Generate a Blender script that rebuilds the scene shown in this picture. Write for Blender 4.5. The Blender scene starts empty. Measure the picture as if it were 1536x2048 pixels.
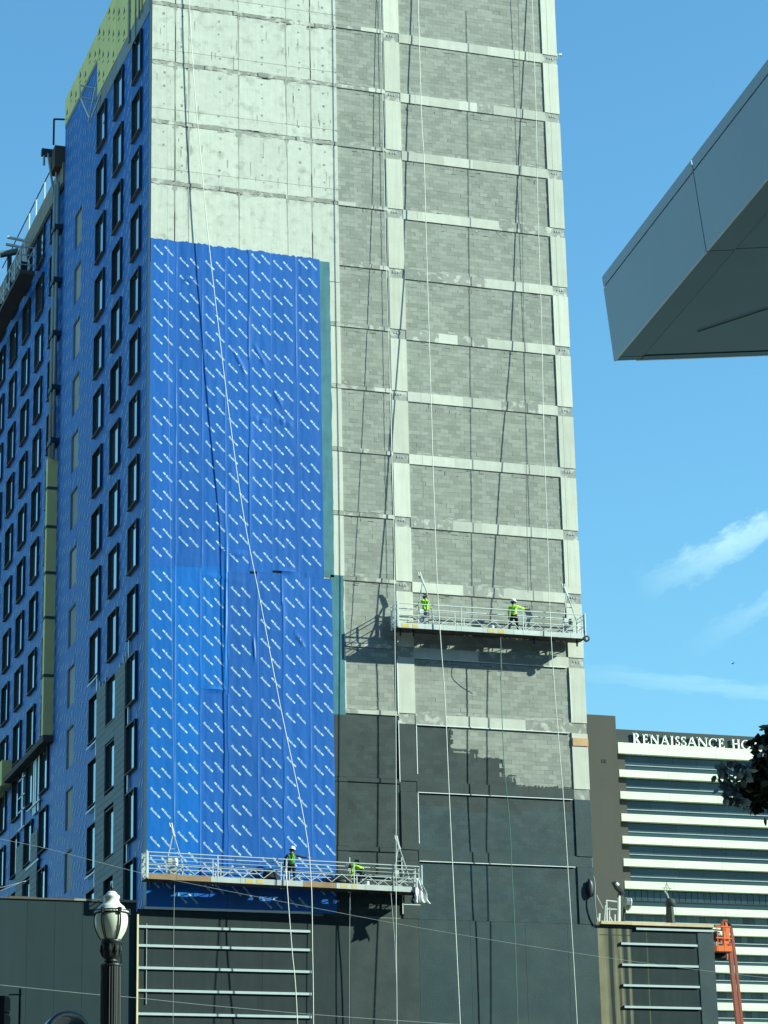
import bpy, math, random
from mathutils import Vector, Matrix, noise
R = math.radians
rnd = random.Random(7)
S = bpy.context.scene
COL = S.collection

# ------------------------------------------------------------------ camera
F = 5249.85                                     # focal length in pixels of the 1536x2048 photograph
CAM = Vector((-27.0169, -112.66742, 1.6))
RIGHT = Vector((0.94820335, -0.31700763, -0.02040978))
UP = Vector((-0.07759457, -0.29343885, 0.95282355))
FWD = Vector((0.30804136, 0.9018868, 0.30283777))
cd = bpy.data.cameras.new('camera')
cam = bpy.data.objects.new('camera', cd); COL.objects.link(cam)
m = Matrix.Identity(4)
for i in range(3):
    m[i][0] = RIGHT[i]; m[i][1] = UP[i]; m[i][2] = -FWD[i]; m[i][3] = CAM[i]
cam.matrix_world = m
cd.sensor_fit = 'VERTICAL'; cd.sensor_height = 36; cd.sensor_width = 27
cd.lens = F / 2048 * 36
cd.clip_start = .5; cd.clip_end = 6000
S.camera = cam

# ------------------------------------------------------------------ light, sky, exposure
SUN = Vector((2.0, -1.0, 1.25)).normalized()    # towards the sun
sl = bpy.data.lights.new('sun', 'SUN'); sl.energy = 5.0; sl.angle = R(.53); sl.color = (1, .985, .90)
so = bpy.data.objects.new('sun', sl); COL.objects.link(so)
so.rotation_euler = SUN.to_track_quat('Z', 'Y').to_euler(); so.location = (60, -60, 90)
W = bpy.data.worlds.new('World'); S.world = W; W.use_nodes = True
nt = W.node_tree; nt.nodes.clear()
def N(t, **k):
    n = nt.nodes.new(t)
    for a, b in k.items(): setattr(n, a, b)
    return n
def wmath(op, a, b=None, clamp=False):
    n = N('ShaderNodeMath', operation=op, use_clamp=clamp)
    for i, v in enumerate((a, b)):
        if v is None: continue
        if isinstance(v, (int, float)): n.inputs[i].default_value = v
        else: nt.links.new(v, n.inputs[i])
    return n.outputs[0]
def pxray(px, py):
    return ((px - 768) / F * RIGHT - (py - 1024) / F * UP + FWD)
sky = N('ShaderNodeTexSky'); sky.sky_type = 'NISHITA'; sky.sun_disc = False
sky.sun_elevation = math.asin(SUN.z); sky.sun_rotation = math.atan2(SUN.x, SUN.y)
sky.air_density = 1.5; sky.dust_density = .1; sky.ozone_density = 2.0; sky.altitude = 200
tc = N('ShaderNodeTexCoord')
cloud = None
# long thin ice clouds: (from px, to px, half width px, strength)
for (p0, p1, hw, st, sd) in (((1290, 1172), (1700, 975), 34, .55, 1.3), ((1395, 1292), (1800, 1050), 26, .26, 4.1), ((1090, 1338), (1800, 1412), 20, .22, 7.7)):
    c0 = pxray(*p0).normalized(); c1 = pxray(*p1).normalized()
    a = (c1 - c0); L = a.length; a.normalize(); b = c0.cross(a).normalized()
    def dot(vec):
        n = N('ShaderNodeVectorMath', operation='DOT_PRODUCT'); nt.links.new(tc.outputs['Generated'], n.inputs[0]); n.inputs[1].default_value = vec
        return n.outputs['Value']
    u = wmath('DIVIDE', wmath('SUBTRACT', dot(a), c0.dot(a)), L)
    v = wmath('DIVIDE', wmath('SUBTRACT', dot(b), c0.dot(b)), hw / F)
    front = wmath('GREATER_THAN', dot(c0), .8)
    comb = N('ShaderNodeCombineXYZ'); nt.links.new(wmath('MULTIPLY', u, 6), comb.inputs[0]); nt.links.new(wmath('MULTIPLY', v, .9), comb.inputs[1]); comb.inputs[2].default_value = sd
    nz = N('ShaderNodeTexNoise'); nz.inputs['Scale'].default_value = 1.3; nz.inputs['Detail'].default_value = 7; nz.inputs['Roughness'].default_value = .62
    nt.links.new(comb.outputs[0], nz.inputs['Vector'])
    f_ = nz.outputs['Fac']
    vv = wmath('ADD', v, wmath('MULTIPLY', wmath('SUBTRACT', f_, .5), 2.4))
    prof = wmath('SUBTRACT', 1.0, wmath('MULTIPLY', vv, vv), True)
    ramp = wmath('MULTIPLY', wmath('ADD', u, .05, ), 2.2, True)
    tail = wmath('SUBTRACT', 1.6, wmath('MULTIPLY', u, .8), True)
    k = wmath('MULTIPLY', wmath('MULTIPLY', wmath('MULTIPLY', prof, ramp), tail), wmath('MULTIPLY', wmath('MULTIPLY', front, wmath('ADD', f_, .25)), st * 1.5))
    cloud = k if cloud is None else wmath('ADD', cloud, k, True)
mx = N('ShaderNodeMix', data_type='RGBA'); nt.links.new(wmath('MULTIPLY', cloud, .78), mx.inputs[0])
gm = N('ShaderNodeMix', data_type='RGBA', blend_type='MULTIPLY'); gm.inputs[0].default_value = 1
nt.links.new(sky.outputs[0], gm.inputs[6]); gm.inputs[7].default_value = (.69, .965, 1.27, 1)
nt.links.new(gm.outputs[2], mx.inputs[6]); mx.inputs[7].default_value = (5.2, 6.6, 7.2, 1)
bg = N('ShaderNodeBackground'); bg.inputs[1].default_value = .089; nt.links.new(mx.outputs[2], bg.inputs[0])
wo = N('ShaderNodeOutputWorld'); nt.links.new(bg.outputs[0], wo.inputs[0])
vs = S.view_settings
vs.view_transform = 'Standard'; vs.look = 'None'; vs.exposure = .95; vs.gamma = 1; vs.use_curve_mapping = False
# the photograph was taken through a tinted windscreen: the camera's white balance is off towards green
vs.use_white_balance = True; vs.white_balance_temperature = 6300; vs.white_balance_tint = -14

# ------------------------------------------------------------------ helpers
def at(px, py, Y):
    d = pxray(px, py); t = (Y - CAM.y) / d.y
    return CAM + t * d
def atx(px, py, X):
    d = pxray(px, py); t = (X - CAM.x) / d.x
    return CAM + t * d
ORG = {}
def org(o): return ORG.get(o, Vector((0, 0, 0))) if o else Vector((0, 0, 0))
def tag(o, label=None, cat=None, group=None, kind=None):
    if label: o['label'] = label
    if cat: o['category'] = cat
    if group: o['group'] = group
    if kind: o['kind'] = kind
    return o
def thing(name, label, cat, loc=(0, 0, 0), group=None, rotz=0):
    o = bpy.data.objects.new(name, None); COL.objects.link(o); o.location = loc; o.rotation_euler = (0, 0, rotz)
    o.empty_display_size = .3; ORG[o] = Vector(loc)
    return tag(o, label, cat, group)
def place(name, mesh, parent, pos):
    o = bpy.data.objects.new(name, mesh); COL.objects.link(o)
    o.parent = parent; o.location = Vector(pos) - org(parent); ORG[o] = Vector(pos)
    return o
class MB:
    def __init__(s): s.v = []; s.f = []; s.m = []
    def quad(s, pts, mi=0):
        n = len(s.v); s.v += [tuple(p) for p in pts]; s.f.append(tuple(range(n, n + len(pts)))); s.m.append(mi); return s
    def hexa(s, c, mi=0):
        n = len(s.v); s.v += [tuple(p) for p in c]
        for q in ((0, 3, 2, 1), (4, 5, 6, 7), (0, 1, 5, 4), (1, 2, 6, 5), (2, 3, 7, 6), (3, 0, 4, 7)):
            s.f.append(tuple(n + i for i in q)); s.m.append(mi)
        return s
    def box(s, x0, x1, y0, y1, z0, z1, mi=0):
        return s.hexa([(x0, y0, z0), (x1, y0, z0), (x1, y1, z0), (x0, y1, z0), (x0, y0, z1), (x1, y0, z1), (x1, y1, z1), (x0, y1, z1)], mi)
    def prism(s, poly, y0, y1, mi=0):           # polygon in (x, z), extruded along y
        n = len(s.v); k = len(poly)
        s.v += [(x, y0, z) for x, z in poly] + [(x, y1, z) for x, z in poly]
        s.f.append(tuple(range(n, n + k))); s.f.append(tuple(range(n + 2 * k - 1, n + k - 1, -1))); s.m += [mi, mi]
        for i in range(k):
            j = (i + 1) % k; s.f.append((n + j, n + i, n + k + i, n + k + j)); s.m.append(mi)
        return s
    def tube(s, pts, r, n=6, mi=0, caps=True):
        pts = [Vector(p) for p in pts]; rr = r if isinstance(r, (list, tuple)) else [r] * len(pts)
        b = len(s.v)
        t0 = (pts[1] - pts[0]).normalized()
        ref = Vector((0, 0, 1)) if abs(t0.z) < .9 else Vector((1, 0, 0))
        u = t0.cross(ref).normalized()
        for i, p in enumerate(pts):
            t = (pts[min(i + 1, len(pts) - 1)] - pts[max(i - 1, 0)]).normalized()
            u = (u - t * u.dot(t)).normalized(); w = t.cross(u)
            for k in range(n):
                a = 2 * math.pi * k / n + math.pi / n
                s.v.append(tuple(p + (u * math.cos(a) + w * math.sin(a)) * rr[i]))
        for i in range(len(pts) - 1):
            for k in range(n):
                k2 = (k + 1) % n
                s.f.append((b + i * n + k, b + i * n + k2, b + (i + 1) * n + k2, b + (i + 1) * n + k)); s.m.append(mi)
        if caps:
            s.f.append(tuple(b + k for k in range(n - 1, -1, -1))); s.m.append(mi)
            e = b + (len(pts) - 1) * n; s.f.append(tuple(e + k for k in range(n))); s.m.append(mi)
        return s
    def lathe(s, prof, n=24, c=(0, 0, 0), mi=0, a0=0, a1=2 * math.pi):
        b = len(s.v); full = abs(a1 - a0 - 2 * math.pi) < 1e-6; cols = n if full else n + 1
        for r, z in prof:
            for k in range(cols):
                a = a0 + (a1 - a0) * k / n
                s.v.append((c[0] + r * math.cos(a), c[1] + r * math.sin(a), c[2] + z))
        for i in range(len(prof) - 1):
            for k in range(n):
                k2 = (k + 1) % cols
                s.f.append((b + i * cols + k, b + i * cols + k2, b + (i + 1) * cols + k2, b + (i + 1) * cols + k)); s.m.append(mi)
        return s
    def mesh(s, name, mats, o=(0, 0, 0), smooth=False):
        o = Vector(o); me = bpy.data.meshes.new(name)
        me.from_pydata([(v[0] - o.x, v[1] - o.y, v[2] - o.z) for v in s.v], [], s.f)
        for x in (mats if isinstance(mats, (list, tuple)) else [mats]): me.materials.append(x)
        me.polygons.foreach_set('material_index', s.m)
        if smooth: me.polygons.foreach_set('use_smooth', [True] * len(me.polygons))
        me.update(); return me
    def build(s, name, mats, parent=None, smooth=False, at0=None):
        o = org(parent) if at0 is None else Vector(at0)
        ob = bpy.data.objects.new(name, s.mesh(name, mats, o, smooth)); COL.objects.link(ob)
        ob.parent = parent; ob.location = o - org(parent); ORG[ob] = o
        return ob

def pmat(name, col, rough=.8, var=.12, scale=1.5, rand=0, island=0, bump=0, bscale=25, spec=.3, metal=0, streak=0, stscale=(3, 3, .12), alt=None, altscale=.35, altlo=.45, althi=.6, coat=0, altmap=None, altx=None):
    M = bpy.data.materials.new(name); M.use_nodes = True; t = M.node_tree; nn = t.nodes; p = nn['Principled BSDF']
    p.inputs['Roughness'].default_value = rough; p.inputs['Specular IOR Level'].default_value = spec; p.inputs['Metallic'].default_value = metal
    p.inputs['Coat Weight'].default_value = coat
    geo = nn.new('ShaderNodeNewGeometry')
    def mul(a, b, op='MULTIPLY'):
        n = nn.new('ShaderNodeMath'); n.operation = op
        for i, v in enumerate((a, b)):
            if isinstance(v, (int, float)): n.inputs[i].default_value = v
            else: t.links.new(v, n.inputs[i])
        return n.outputs[0]
    def noise_(sc, vec=None, detail=5):
        n = nn.new('ShaderNodeTexNoise'); n.inputs['Scale'].default_value = sc; n.inputs['Detail'].default_value = detail
        t.links.new(vec or geo.outputs['Position'], n.inputs['Vector']); return n.outputs['Fac']
    val = None
    def acc(x):
        nonlocal val
        val = x if val is None else mul(val, x)
    if var: acc(mul(mul(mul(noise_(scale), .5, 'SUBTRACT'), 3.2 * var), 1, 'ADD'))
    if streak:
        mp = nn.new('ShaderNodeMapping'); mp.inputs['Scale'].default_value = stscale; t.links.new(geo.outputs['Position'], mp.inputs['Vector'])
        acc(mul(mul(mul(noise_(1.0, mp.outputs[0], 6), .5, 'SUBTRACT'), 3.2 * streak), 1, 'ADD'))
    if rand:
        oi = nn.new('ShaderNodeObjectInfo'); acc(mul(mul(mul(oi.outputs['Random'], .5, 'SUBTRACT'), 2 * rand), 1, 'ADD'))
    if island: acc(mul(mul(mul(geo.outputs['Random Per Island'], .5, 'SUBTRACT'), 2 * island), 1, 'ADD'))
    base = nn.new('ShaderNodeRGB'); base.outputs[0].default_value = (*col, 1); c = base.outputs[0]
    if alt:
        mr = nn.new('ShaderNodeMapRange'); mr.inputs[1].default_value = altlo; mr.inputs[2].default_value = althi; 
        av = None
        if altmap:
            am = nn.new('ShaderNodeMapping'); am.inputs['Scale'].default_value = altmap; t.links.new(geo.outputs['Position'], am.inputs['Vector']); av = am.outputs[0]
        af = noise_(altscale, av, 6)
        if altx:
            sx = nn.new('ShaderNodeSeparateXYZ'); t.links.new(geo.outputs['Position'], sx.inputs[0]); m2 = nn.new('ShaderNodeMapRange')
            m2.inputs[1].default_value = altx[0]; m2.inputs[2].default_value = altx[1]; m2.inputs[3].default_value = .12; m2.inputs[4].default_value = -.25
            t.links.new(sx.outputs[0], m2.inputs[0]); af = mul(af, m2.outputs[0], 'ADD')
        t.links.new(af, mr.inputs[0])
        mxx = nn.new('ShaderNodeMix'); mxx.data_type = 'RGBA'; t.links.new(mr.outputs[0], mxx.inputs[0]); t.links.new(c, mxx.inputs[6]); mxx.inputs[7].default_value = (*alt, 1); c = mxx.outputs[2]
    if val is not None:
        vm = nn.new('ShaderNodeVectorMath'); vm.operation = 'SCALE'; t.links.new(c, vm.inputs[0]); t.links.new(val, vm.inputs['Scale']); c = vm.outputs[0]
    t.links.new(c, p.inputs['Base Color'])
    if bump:
        b = nn.new('ShaderNodeBump'); b.inputs['Strength'].default_value = bump; b.inputs['Distance'].default_value = .02
        t.links.new(noise_(bscale), b.inputs['Height']); t.links.new(b.outputs[0], p.inputs['Normal'])
    return M

M = dict(
    conc=pmat('pale_concrete', (.53, .53, .47), .85, .10, 2.6, streak=.08, stscale=(9, 9, .4), rand=.04, bump=.3, bscale=12, alt=(.36, .36, .31), altscale=1.9, altlo=.54, althi=.74),
    conc_col=pmat('column_concrete', (.55, .54, .47), .85, .08, 1.2, streak=.10, stscale=(7, 7, .4), rand=.10, bump=.25, bscale=14),
    slab=pmat('slab_edge_concrete', (.29, .29, .26), .9, .16, 3.5, rand=.12, bump=.6, bscale=18, alt=(.48, .47, .42), altscale=2.6, altlo=.52, althi=.6),
    beam=pmat('beam_concrete', (.52, .51, .45), .88, .09, 2.2, streak=.08, rand=.16, bump=.3, bscale=16),
    joint=pmat('mortar', (.25, .255, .235), .95, .1, 3),
    block=pmat('concrete_block', (.285, .288, .255), .92, .10, .6, rand=.15, bump=.35, bscale=40),
    block_s=pmat('concrete_block_many', (.285, .288, .255), .92, .10, .6, island=.15, bump=.35, bscale=40),
    coat=pmat('dark_damp_proof_coat', (.028, .040, .040), .6, .26, 1.3, island=.22, bump=.4, bscale=22, spec=.35, alt=(.020, .031, .032), altscale=.8),
    coat_new=pmat('fresh_blue_black_coat', (.0185, .039, .047), .45, .26, 1.1, island=.20, bump=.4, bscale=22, spec=.45, alt=(.026, .046, .050), altscale=.7),
    blue=pmat('blue_membrane', (.013, .096, .385), .42, .06, .5, rand=.08, bump=.25, bscale=6, spec=.4, streak=.05),
    blue2=pmat('blue_membrane_lower', (.009, .112, .425), .42, .06, .5, rand=.12, bump=.25, bscale=6, spec=.4, streak=.05),
    blue_side=pmat('blue_membrane_shade_copy', (.014, .118, .45), .5, .08, .6, rand=.08, bump=.2, bscale=6, spec=.3, streak=.07),  # copy of the membrane, its blue brightened for the face in shade
    print=pmat('white_print', (.42, .56, .72), .5, .1, 8),
    print_side=pmat('shade_dimmed_print', (.36, .48, .68), .5, .1, 8),  # copy of the print, shade put into its dimmer colour
    teal=pmat('teal_primer', (.060, .165, .205), .6, .25, 1.6, streak=.16, stscale=(4, 4, .6), bump=.2),
    yellow=pmat('yellow_sheathing', (.94, .82, .32), .75, .06, .8, rand=.05, streak=.04),
    yellow_print=pmat('dark_print', (.10, .11, .07), .7, .1, 6),
    flash=pmat('grey_flashing', (.25, .27, .27), .6, .15, 2, rand=.1),
    dark=pmat('dark_window_frame', (.034, .052, .066), .5, .1, 3),  # lightened towards blue to stand in for haze over dark tones
    sill=pmat('bounce_brown_sill', (.24, .19, .14), .7, .12, 4, rand=.12),  # brown stands for ground bounce on the frame's underside
    board=pmat('grey_cladding', (.17, .19, .20), .6, .06, 1, rand=.10),
    blank=pmat('grey_board', (.40, .41, .38), .8, .12, 1, rand=.14, streak=.1),
    tan=pmat('tan_parapet', (.30, .27, .22), .8, .14, 1.2, streak=.12),
    brownbeam=pmat('brown_beam', (.10, .085, .07), .8, .12, 2),
    podium=pmat('brown_podium_wall', (.022, .032, .034), .85, .14, 1.2, streak=.20, stscale=(3, 3, .25), rand=.06),
    slate=pmat('slate_podium_wall', (.014, .030, .037), .75, .08, .8, streak=.08, stscale=(2, 2, .2), rand=.05),
    stain=pmat('stained_wall', (.020, .033, .035), .9, .2, 1.2, streak=.2, stscale=(3, 3, .2), alt=(.20, .18, .115), altscale=1.0, altmap=(3.1, 1, .07), altlo=.46, althi=.62, altx=(21.5, 25.2)),
    white=pmat('white_trim', (.72, .74, .72), .5, .06, 3),
    rail=pmat('galvanised_rail', (.46, .52, .54), .5, .08, 3),
    cream=pmat('cream_trim', (.72, .62, .40), .6, .08, 3),
    wood=pmat('pale_plank', (.58, .46, .29), .75, .15, 3, rand=.12, streak=.15, stscale=(.4, 6, 6)),
    orangewood=pmat('orange_plywood', (.52, .33, .17), .75, .15, 3),
    alu=pmat('bright_metal', (.62, .64, .62), .38, .10, 3, metal=.35, spec=.5, rand=.06),
    alu_d=pmat('dull_metal', (.34, .36, .36), .45, .15, 3, metal=.3, spec=.5),
    deck=pmat('dark_deck', (.085, .07, .055), .85, .25, 3),
    toe=pmat('stage_side_beam', (.50, .52, .50), .5, .10, 2, rand=.10, metal=.2),
    toe_brown=pmat('brown_side_board', (.30, .20, .12), .8, .2, 3, rand=.2),
    sticker=pmat('yellow_sticker', (.58, .46, .16), .6, .12, 6),
    black=pmat('black_metal', (.012, .014, .016), .45, .15, 3, spec=.4),
    rubber=pmat('rubber', (.015, .02, .024), .7, .1, 3),
    rope=pmat('white_rope', (.72, .72, .66), .9, .06, 4),
    green_rope=pmat('green_rope', (.10, .22, .16), .9, .1, 4),
    cable=pmat('dark_cable', (.04, .045, .045), .6, .1, 4),
    wire=pmat('grey_wire', (.30, .33, .34), .6, .1, 4),
    orange=pmat('orange_paint', (.72, .15, .035), .45, .08, 2, spec=.4),
    redbrown=pmat('red_brown_paint', (.25, .06, .038), .5, .12, 1.5, spec=.4),
    hv=pmat('lime_cloth', (.44, .78, .06), .85, .12, 9),
    hv_shade=pmat('dark_green_cloth', (.10, .26, .06), .85, .12, 9),
    navy=pmat('navy_cloth', (.020, .026, .040), .9, .2, 9),
    shirtdark=pmat('charcoal_cloth', (.035, .040, .050), .9, .2, 9),
    skin=pmat('skin', (.36, .20, .13), .6, .08, 12),
    helmet=pmat('white_helmet', (.80, .82, .80), .35, .03, 4),
    cloth=pmat('white_cloth', (.74, .75, .71), .9, .06, 5),
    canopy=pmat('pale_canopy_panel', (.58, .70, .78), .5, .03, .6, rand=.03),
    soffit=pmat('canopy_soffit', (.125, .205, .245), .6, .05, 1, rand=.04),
    hotelwhite=pmat('hotel_white_band', (.69, .72, .54), .7, .03, .3, rand=.02),
    hotelbrown=pmat('hotel_brown_wall', (.072, .066, .054), .85, .06, .15, streak=.05, stscale=(.6, .6, .05)),
    hoteldark=pmat('hotel_sign_band', (.036, .042, .042), .7, .06, .2),
    letter=pmat('white_letter', (.80, .80, .74), .6, .02, 1),
    lampglass=pmat('milky_lamp_glass', (.56, .60, .50), .25, .12, 5, spec=.5, streak=.15, stscale=(9, 9, 1)),
    lampcap=pmat('white_lamp_cap', (.66, .69, .66), .35, .10, 7, spec=.5, streak=.1, stscale=(9, 9, 2)),
    leaf=pmat('dark_leaf', (.030, .050, .022), .55, .2, 5, island=.65, spec=.3),
    leaf_reflect=pmat('reflection_pale_leaf', (.17, .21, .22), .6, .2, 5, island=.3, spec=.4),  # pale tone paints blurred reflections onto leaves
    bark=pmat('bark', (.08, .065, .05), .95, .2, 6),
    asphalt=pmat('asphalt', (.055, .055, .055), .9, .15, .6),
    paving=pmat('paving', (.30, .29, .27), .9, .1, .8),
    ground=pmat('ground', (.075, .075, .068), .95, .2, .05),
    signgrey=pmat('grey_sign_metal', (.13, .16, .16), .5, .1, 5),
    hood=pmat('blue_grey_hood', (.10, .16, .20), .25, .1, 4, spec=.6, coat=.4),
    turret=pmat('weathered_turret', (.032, .040, .034), .7, .25, 3),
)
def glass(name, col, rough, rand=0):
    g = pmat(name, col, rough, 0, 1, rand=rand, spec=.6)
    return g
M['glass'] = pmat('window_glass', (.42, .47, .50), .06, 0, 1, rand=.45, spec=1.0, metal=.9)
M['hglass'] = pmat('hotel_dark_glass', (.034, .054, .066), .12, .12, .12, rand=.22, spec=.35)
M['hglass2'] = pmat('hotel_curtained_glass', (.050, .070, .078), .2, .10, .2, rand=.6, spec=.35)

# ------------------------------------------------------------------ ground
g = MB(); g.quad([(-2500, -2500, 0), (2500, -2500, 0), (2500, 3500, 0), (-2500, 3500, 0)]); tag(g.build('ground', M['ground']), kind='structure')
g = MB(); g.quad([(-200, -118, .004), (200, -118, .004), (200, -96, .004), (-200, -96, .004)]); g.quad([(-40, -96, .004), (-24, -96, .004), (-24, -14, .004), (-40, -14, .004)]); tag(g.build('road', M['asphalt']), kind='structure')
g = MB(); g.box(-24, 60, -95.9, -70, -.1, .13); g.box(-20, 60, -9, -.2, -.1, .13); tag(g.build('pavement', M['paving']), kind='structure')

# ------------------------------------------------------------------ unseen blocks added behind and beside the camera to shut out sky light
M['office'] = pmat('sky_blocker_wall', (.16, .15, .13), .85, .1, .2, rand=.2)
for (x0, x1, y0, y1, h, lab) in ((-150, -92, -170, -128, 95, 'added unseen office block shutting out sky, west of the junction'), (-88, -36, -175, -130, 125, 'tallest added unseen block shutting out sky'), (-32, 12, -172, -131, 110, 'broad added unseen block straight across from the tower'), (16, 62, -170, -130, 88, 'added unseen block across the street to the east'),
                             (-130, -84, -92, 6, 62, 'long added unseen block west of the side street'), (62, 120, -92, -34, 44, 'low added unseen block east of the canopy')):
    o = thing('sky_blocker', lab, 'building', ((x0 + x1) / 2, (y0 + y1) / 2, 0), 'added unseen blocks that shut out sky light')
    MB().box(x0, x1, y0, y1, 0, h).build('wall', M['office'], o)
    b = MB(); z = 4.5
    while z < h - 3:
        b.box(x0 - .04, x1 + .04, y0 - .04, y1 + .04, z, z + 1.7); z += 3.6
    b.build('window_band', M['hglass'], o)
    MB().box(x0 - .3, x1 + .3, y0 - .3, y1 + .3, h, h + .8).build('cornice', M['office'], o)

# ------------------------------------------------------------------ the tower
XA, XB, XC, XD, XR = 9.431, 11.984, 12.799, 20.635, 21.447
ZC = lambda k: 64.70 - 3.2 * k                # slab joints of the plain concrete wall
ZS = lambda k: 64.72 - 3.2 * k + (.15 if k == 0 else 0)
ZB = lambda k: 64.37 - 3.2 * k + (.12 if k == 0 else 0)
ROOF = 69.6
T = thing('concrete_tower', 'tall unfinished concrete and block tower with blue membrane on its lower left front', 'building')
c = MB(); c.box(.30, XR - .01, .048, 21.0, 0, ROOF); c.build('core_wall', M['joint'], T)
def coated_limit(x):
    for x1, z in ((12.0, 29.50), (12.5, 29.40), (14.5, 29.20), (15.8, 28.02), (17.1, 27.70), (17.7, 26.92), (20.6, 26.47), (30, 25.93)):
        if x < x1: return z
def coated(x, z): return z < coated_limit(x) + .10 * (noise.noise((x * 1.7, z * 1.7, 3)))
def coatmat(x, z): return 'coat_new' if (x > 12.8 and z < 25.3 + .5 * noise.noise((x * .6, 0, 1))) else 'coat'

# plain concrete wall in form panels
vx = [0, 1.19, 1.85, 4.37, 6.83, 8.10, XA]
holes = MB()
def hole(x, z, r=.045):
    n = 8; holes.quad([(x + r * math.cos(2 * math.pi * i / n) * rnd.uniform(.8, 1.2), -.0165, z + r * math.sin(2 * math.pi * i / n) * rnd.uniform(.8, 1.3)) for i in range(n - 1, -1, -1)])
for k in range(-1, 5):
    z0, z1 = ZC(k) + .20, ZC(k - 1) if k > -1 else ROOF
    if k == 4: z0 = 51.0
    for i in range(6):
        xa, xb = vx[i], vx[i + 1]
        for (a, b) in (((z0 + .62, z1), (z0, z0 + .62)) if k < 4 else ((z0, z1),)):
            p = MB(); w = .012 if i not in (0, 4) else .012
            wr = .012 if i in (1, 2, 3) else .03
            p.box(xa + (0 if i == 0 else .010), xb - (0 if i == 5 else (.05 if i in (0, 4) else .010)), -.014 + rnd.uniform(-.003, .003), .08, a + .008, b - .010)
            p.build('concrete_panel', M['conc'], T)
        if k >= 0 and k < 4:
            for (fx, fz) in ((.5, .18), (.5, .30), (.5, .62), (.5, .86)):
                if rnd.random() < .78: hole(xa + (xb - xa) * fx + rnd.uniform(-.05, .05) + (.3 if i == 2 else 0), z0 + (z1 - z0) * fz + rnd.uniform(-.03, .03), rnd.uniform(.04, .075))
            hole(xb - .03, z0 + .62 + rnd.uniform(-.02, .02), .05)
    # ragged slab joint
    if k < 4:
        x = 0
        while x < XA - .05:
            x2 = min(XA, x + rnd.uniform(.35, 1.5))
            p = MB(); dz = rnd.uniform(-.03, .05); dy = rnd.uniform(-.02, .02)
            n = 6; pts = [(x + (x2 - x) * i / n, ZC(k) + .005 + rnd.uniform(-.03, .035)) for i in range(n + 1)] + [(x2 - (x2 - x) * i / n, ZC(k) + .21 + dz + rnd.uniform(-.03, .02)) for i in range(n + 1)]
            p.prism(pts, -.018 + dy, .08); p.build('slab_edge', M['slab'], T); x = x2
tag(holes.build('tie_holes', M['joint'], T), kind='stuff')
grime = MB()
def splotch(x, z, rx, rz, y=-.0185, n=9):
    grime.quad([(x + rx * math.cos(2 * math.pi * i / n) * rnd.uniform(.5, 1.2), y, z + rz * math.sin(2 * math.pi * i / n) * rnd.uniform(.5, 1.2)) for i in range(n - 1, -1, -1)])
for k in range(4):
    for i in range(26): splotch(rnd.uniform(.2, 9.2), ZC(k) + rnd.choice((-.06, -.03, .2, .22)), rnd.uniform(.06, .4), rnd.uniform(.02, .06))
    for x in (1.16, 1.85, 6.8, 8.07, 4.37): splotch(x + .02, ZC(k) - .10, rnd.uniform(.08, .2), rnd.uniform(.08, .2)); grime.quad([(x - .012, -.0188, ZC(k) - rnd.uniform(.5, 2.4)), (x + .03, -.0188, ZC(k) - rnd.uniform(.5, 2.4)), (x + .05, -.0188, ZC(k)), (x - .03, -.0188, ZC(k))])
    for i in range(16):
        x = rnd.uniform(.2, 9.2); z = ZC(k) + rnd.uniform(.9, 2.9); h = rnd.uniform(.2, .9); grime.quad([(x, -.0186, z - h), (x + .02, -.0186, z - h * .8), (x + .035, -.0186, z), (x - .01, -.0186, z)])
tag(grime.build('grime', pmat('grime', (.33, .33, .29), .95, .2, 4), T), kind='stuff')

# narrow concrete pier left of the small bays, below the membrane top
for k in range(4, 17):
    z1 = min(ZC(k - 1), 51.0) - .02; z0 = max(ZC(k) + .22, 20.1)
    if z1 < z0: continue
    dk = z1 < 29.6
    if not dk and z0 < 29.45:
        p = MB(); p.box(8.2, XA, -.014, .08, z0, 29.45); p.build('pier_panel', M['coat'], T); z0 = 29.46
    p = MB(); p.box(8.2, XA, -.014, .08, z0, z1 - .01); p.build('pier_panel', M['coat' if dk else 'conc_col'], T)
    p = MB(); p.box(8.2, XA, -.006, .08, ZC(k) + .01, ZC(k) + .21); p.build('slab_edge', M['coat' if ZC(k) < 29.5 else 'slab'], T)

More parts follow.
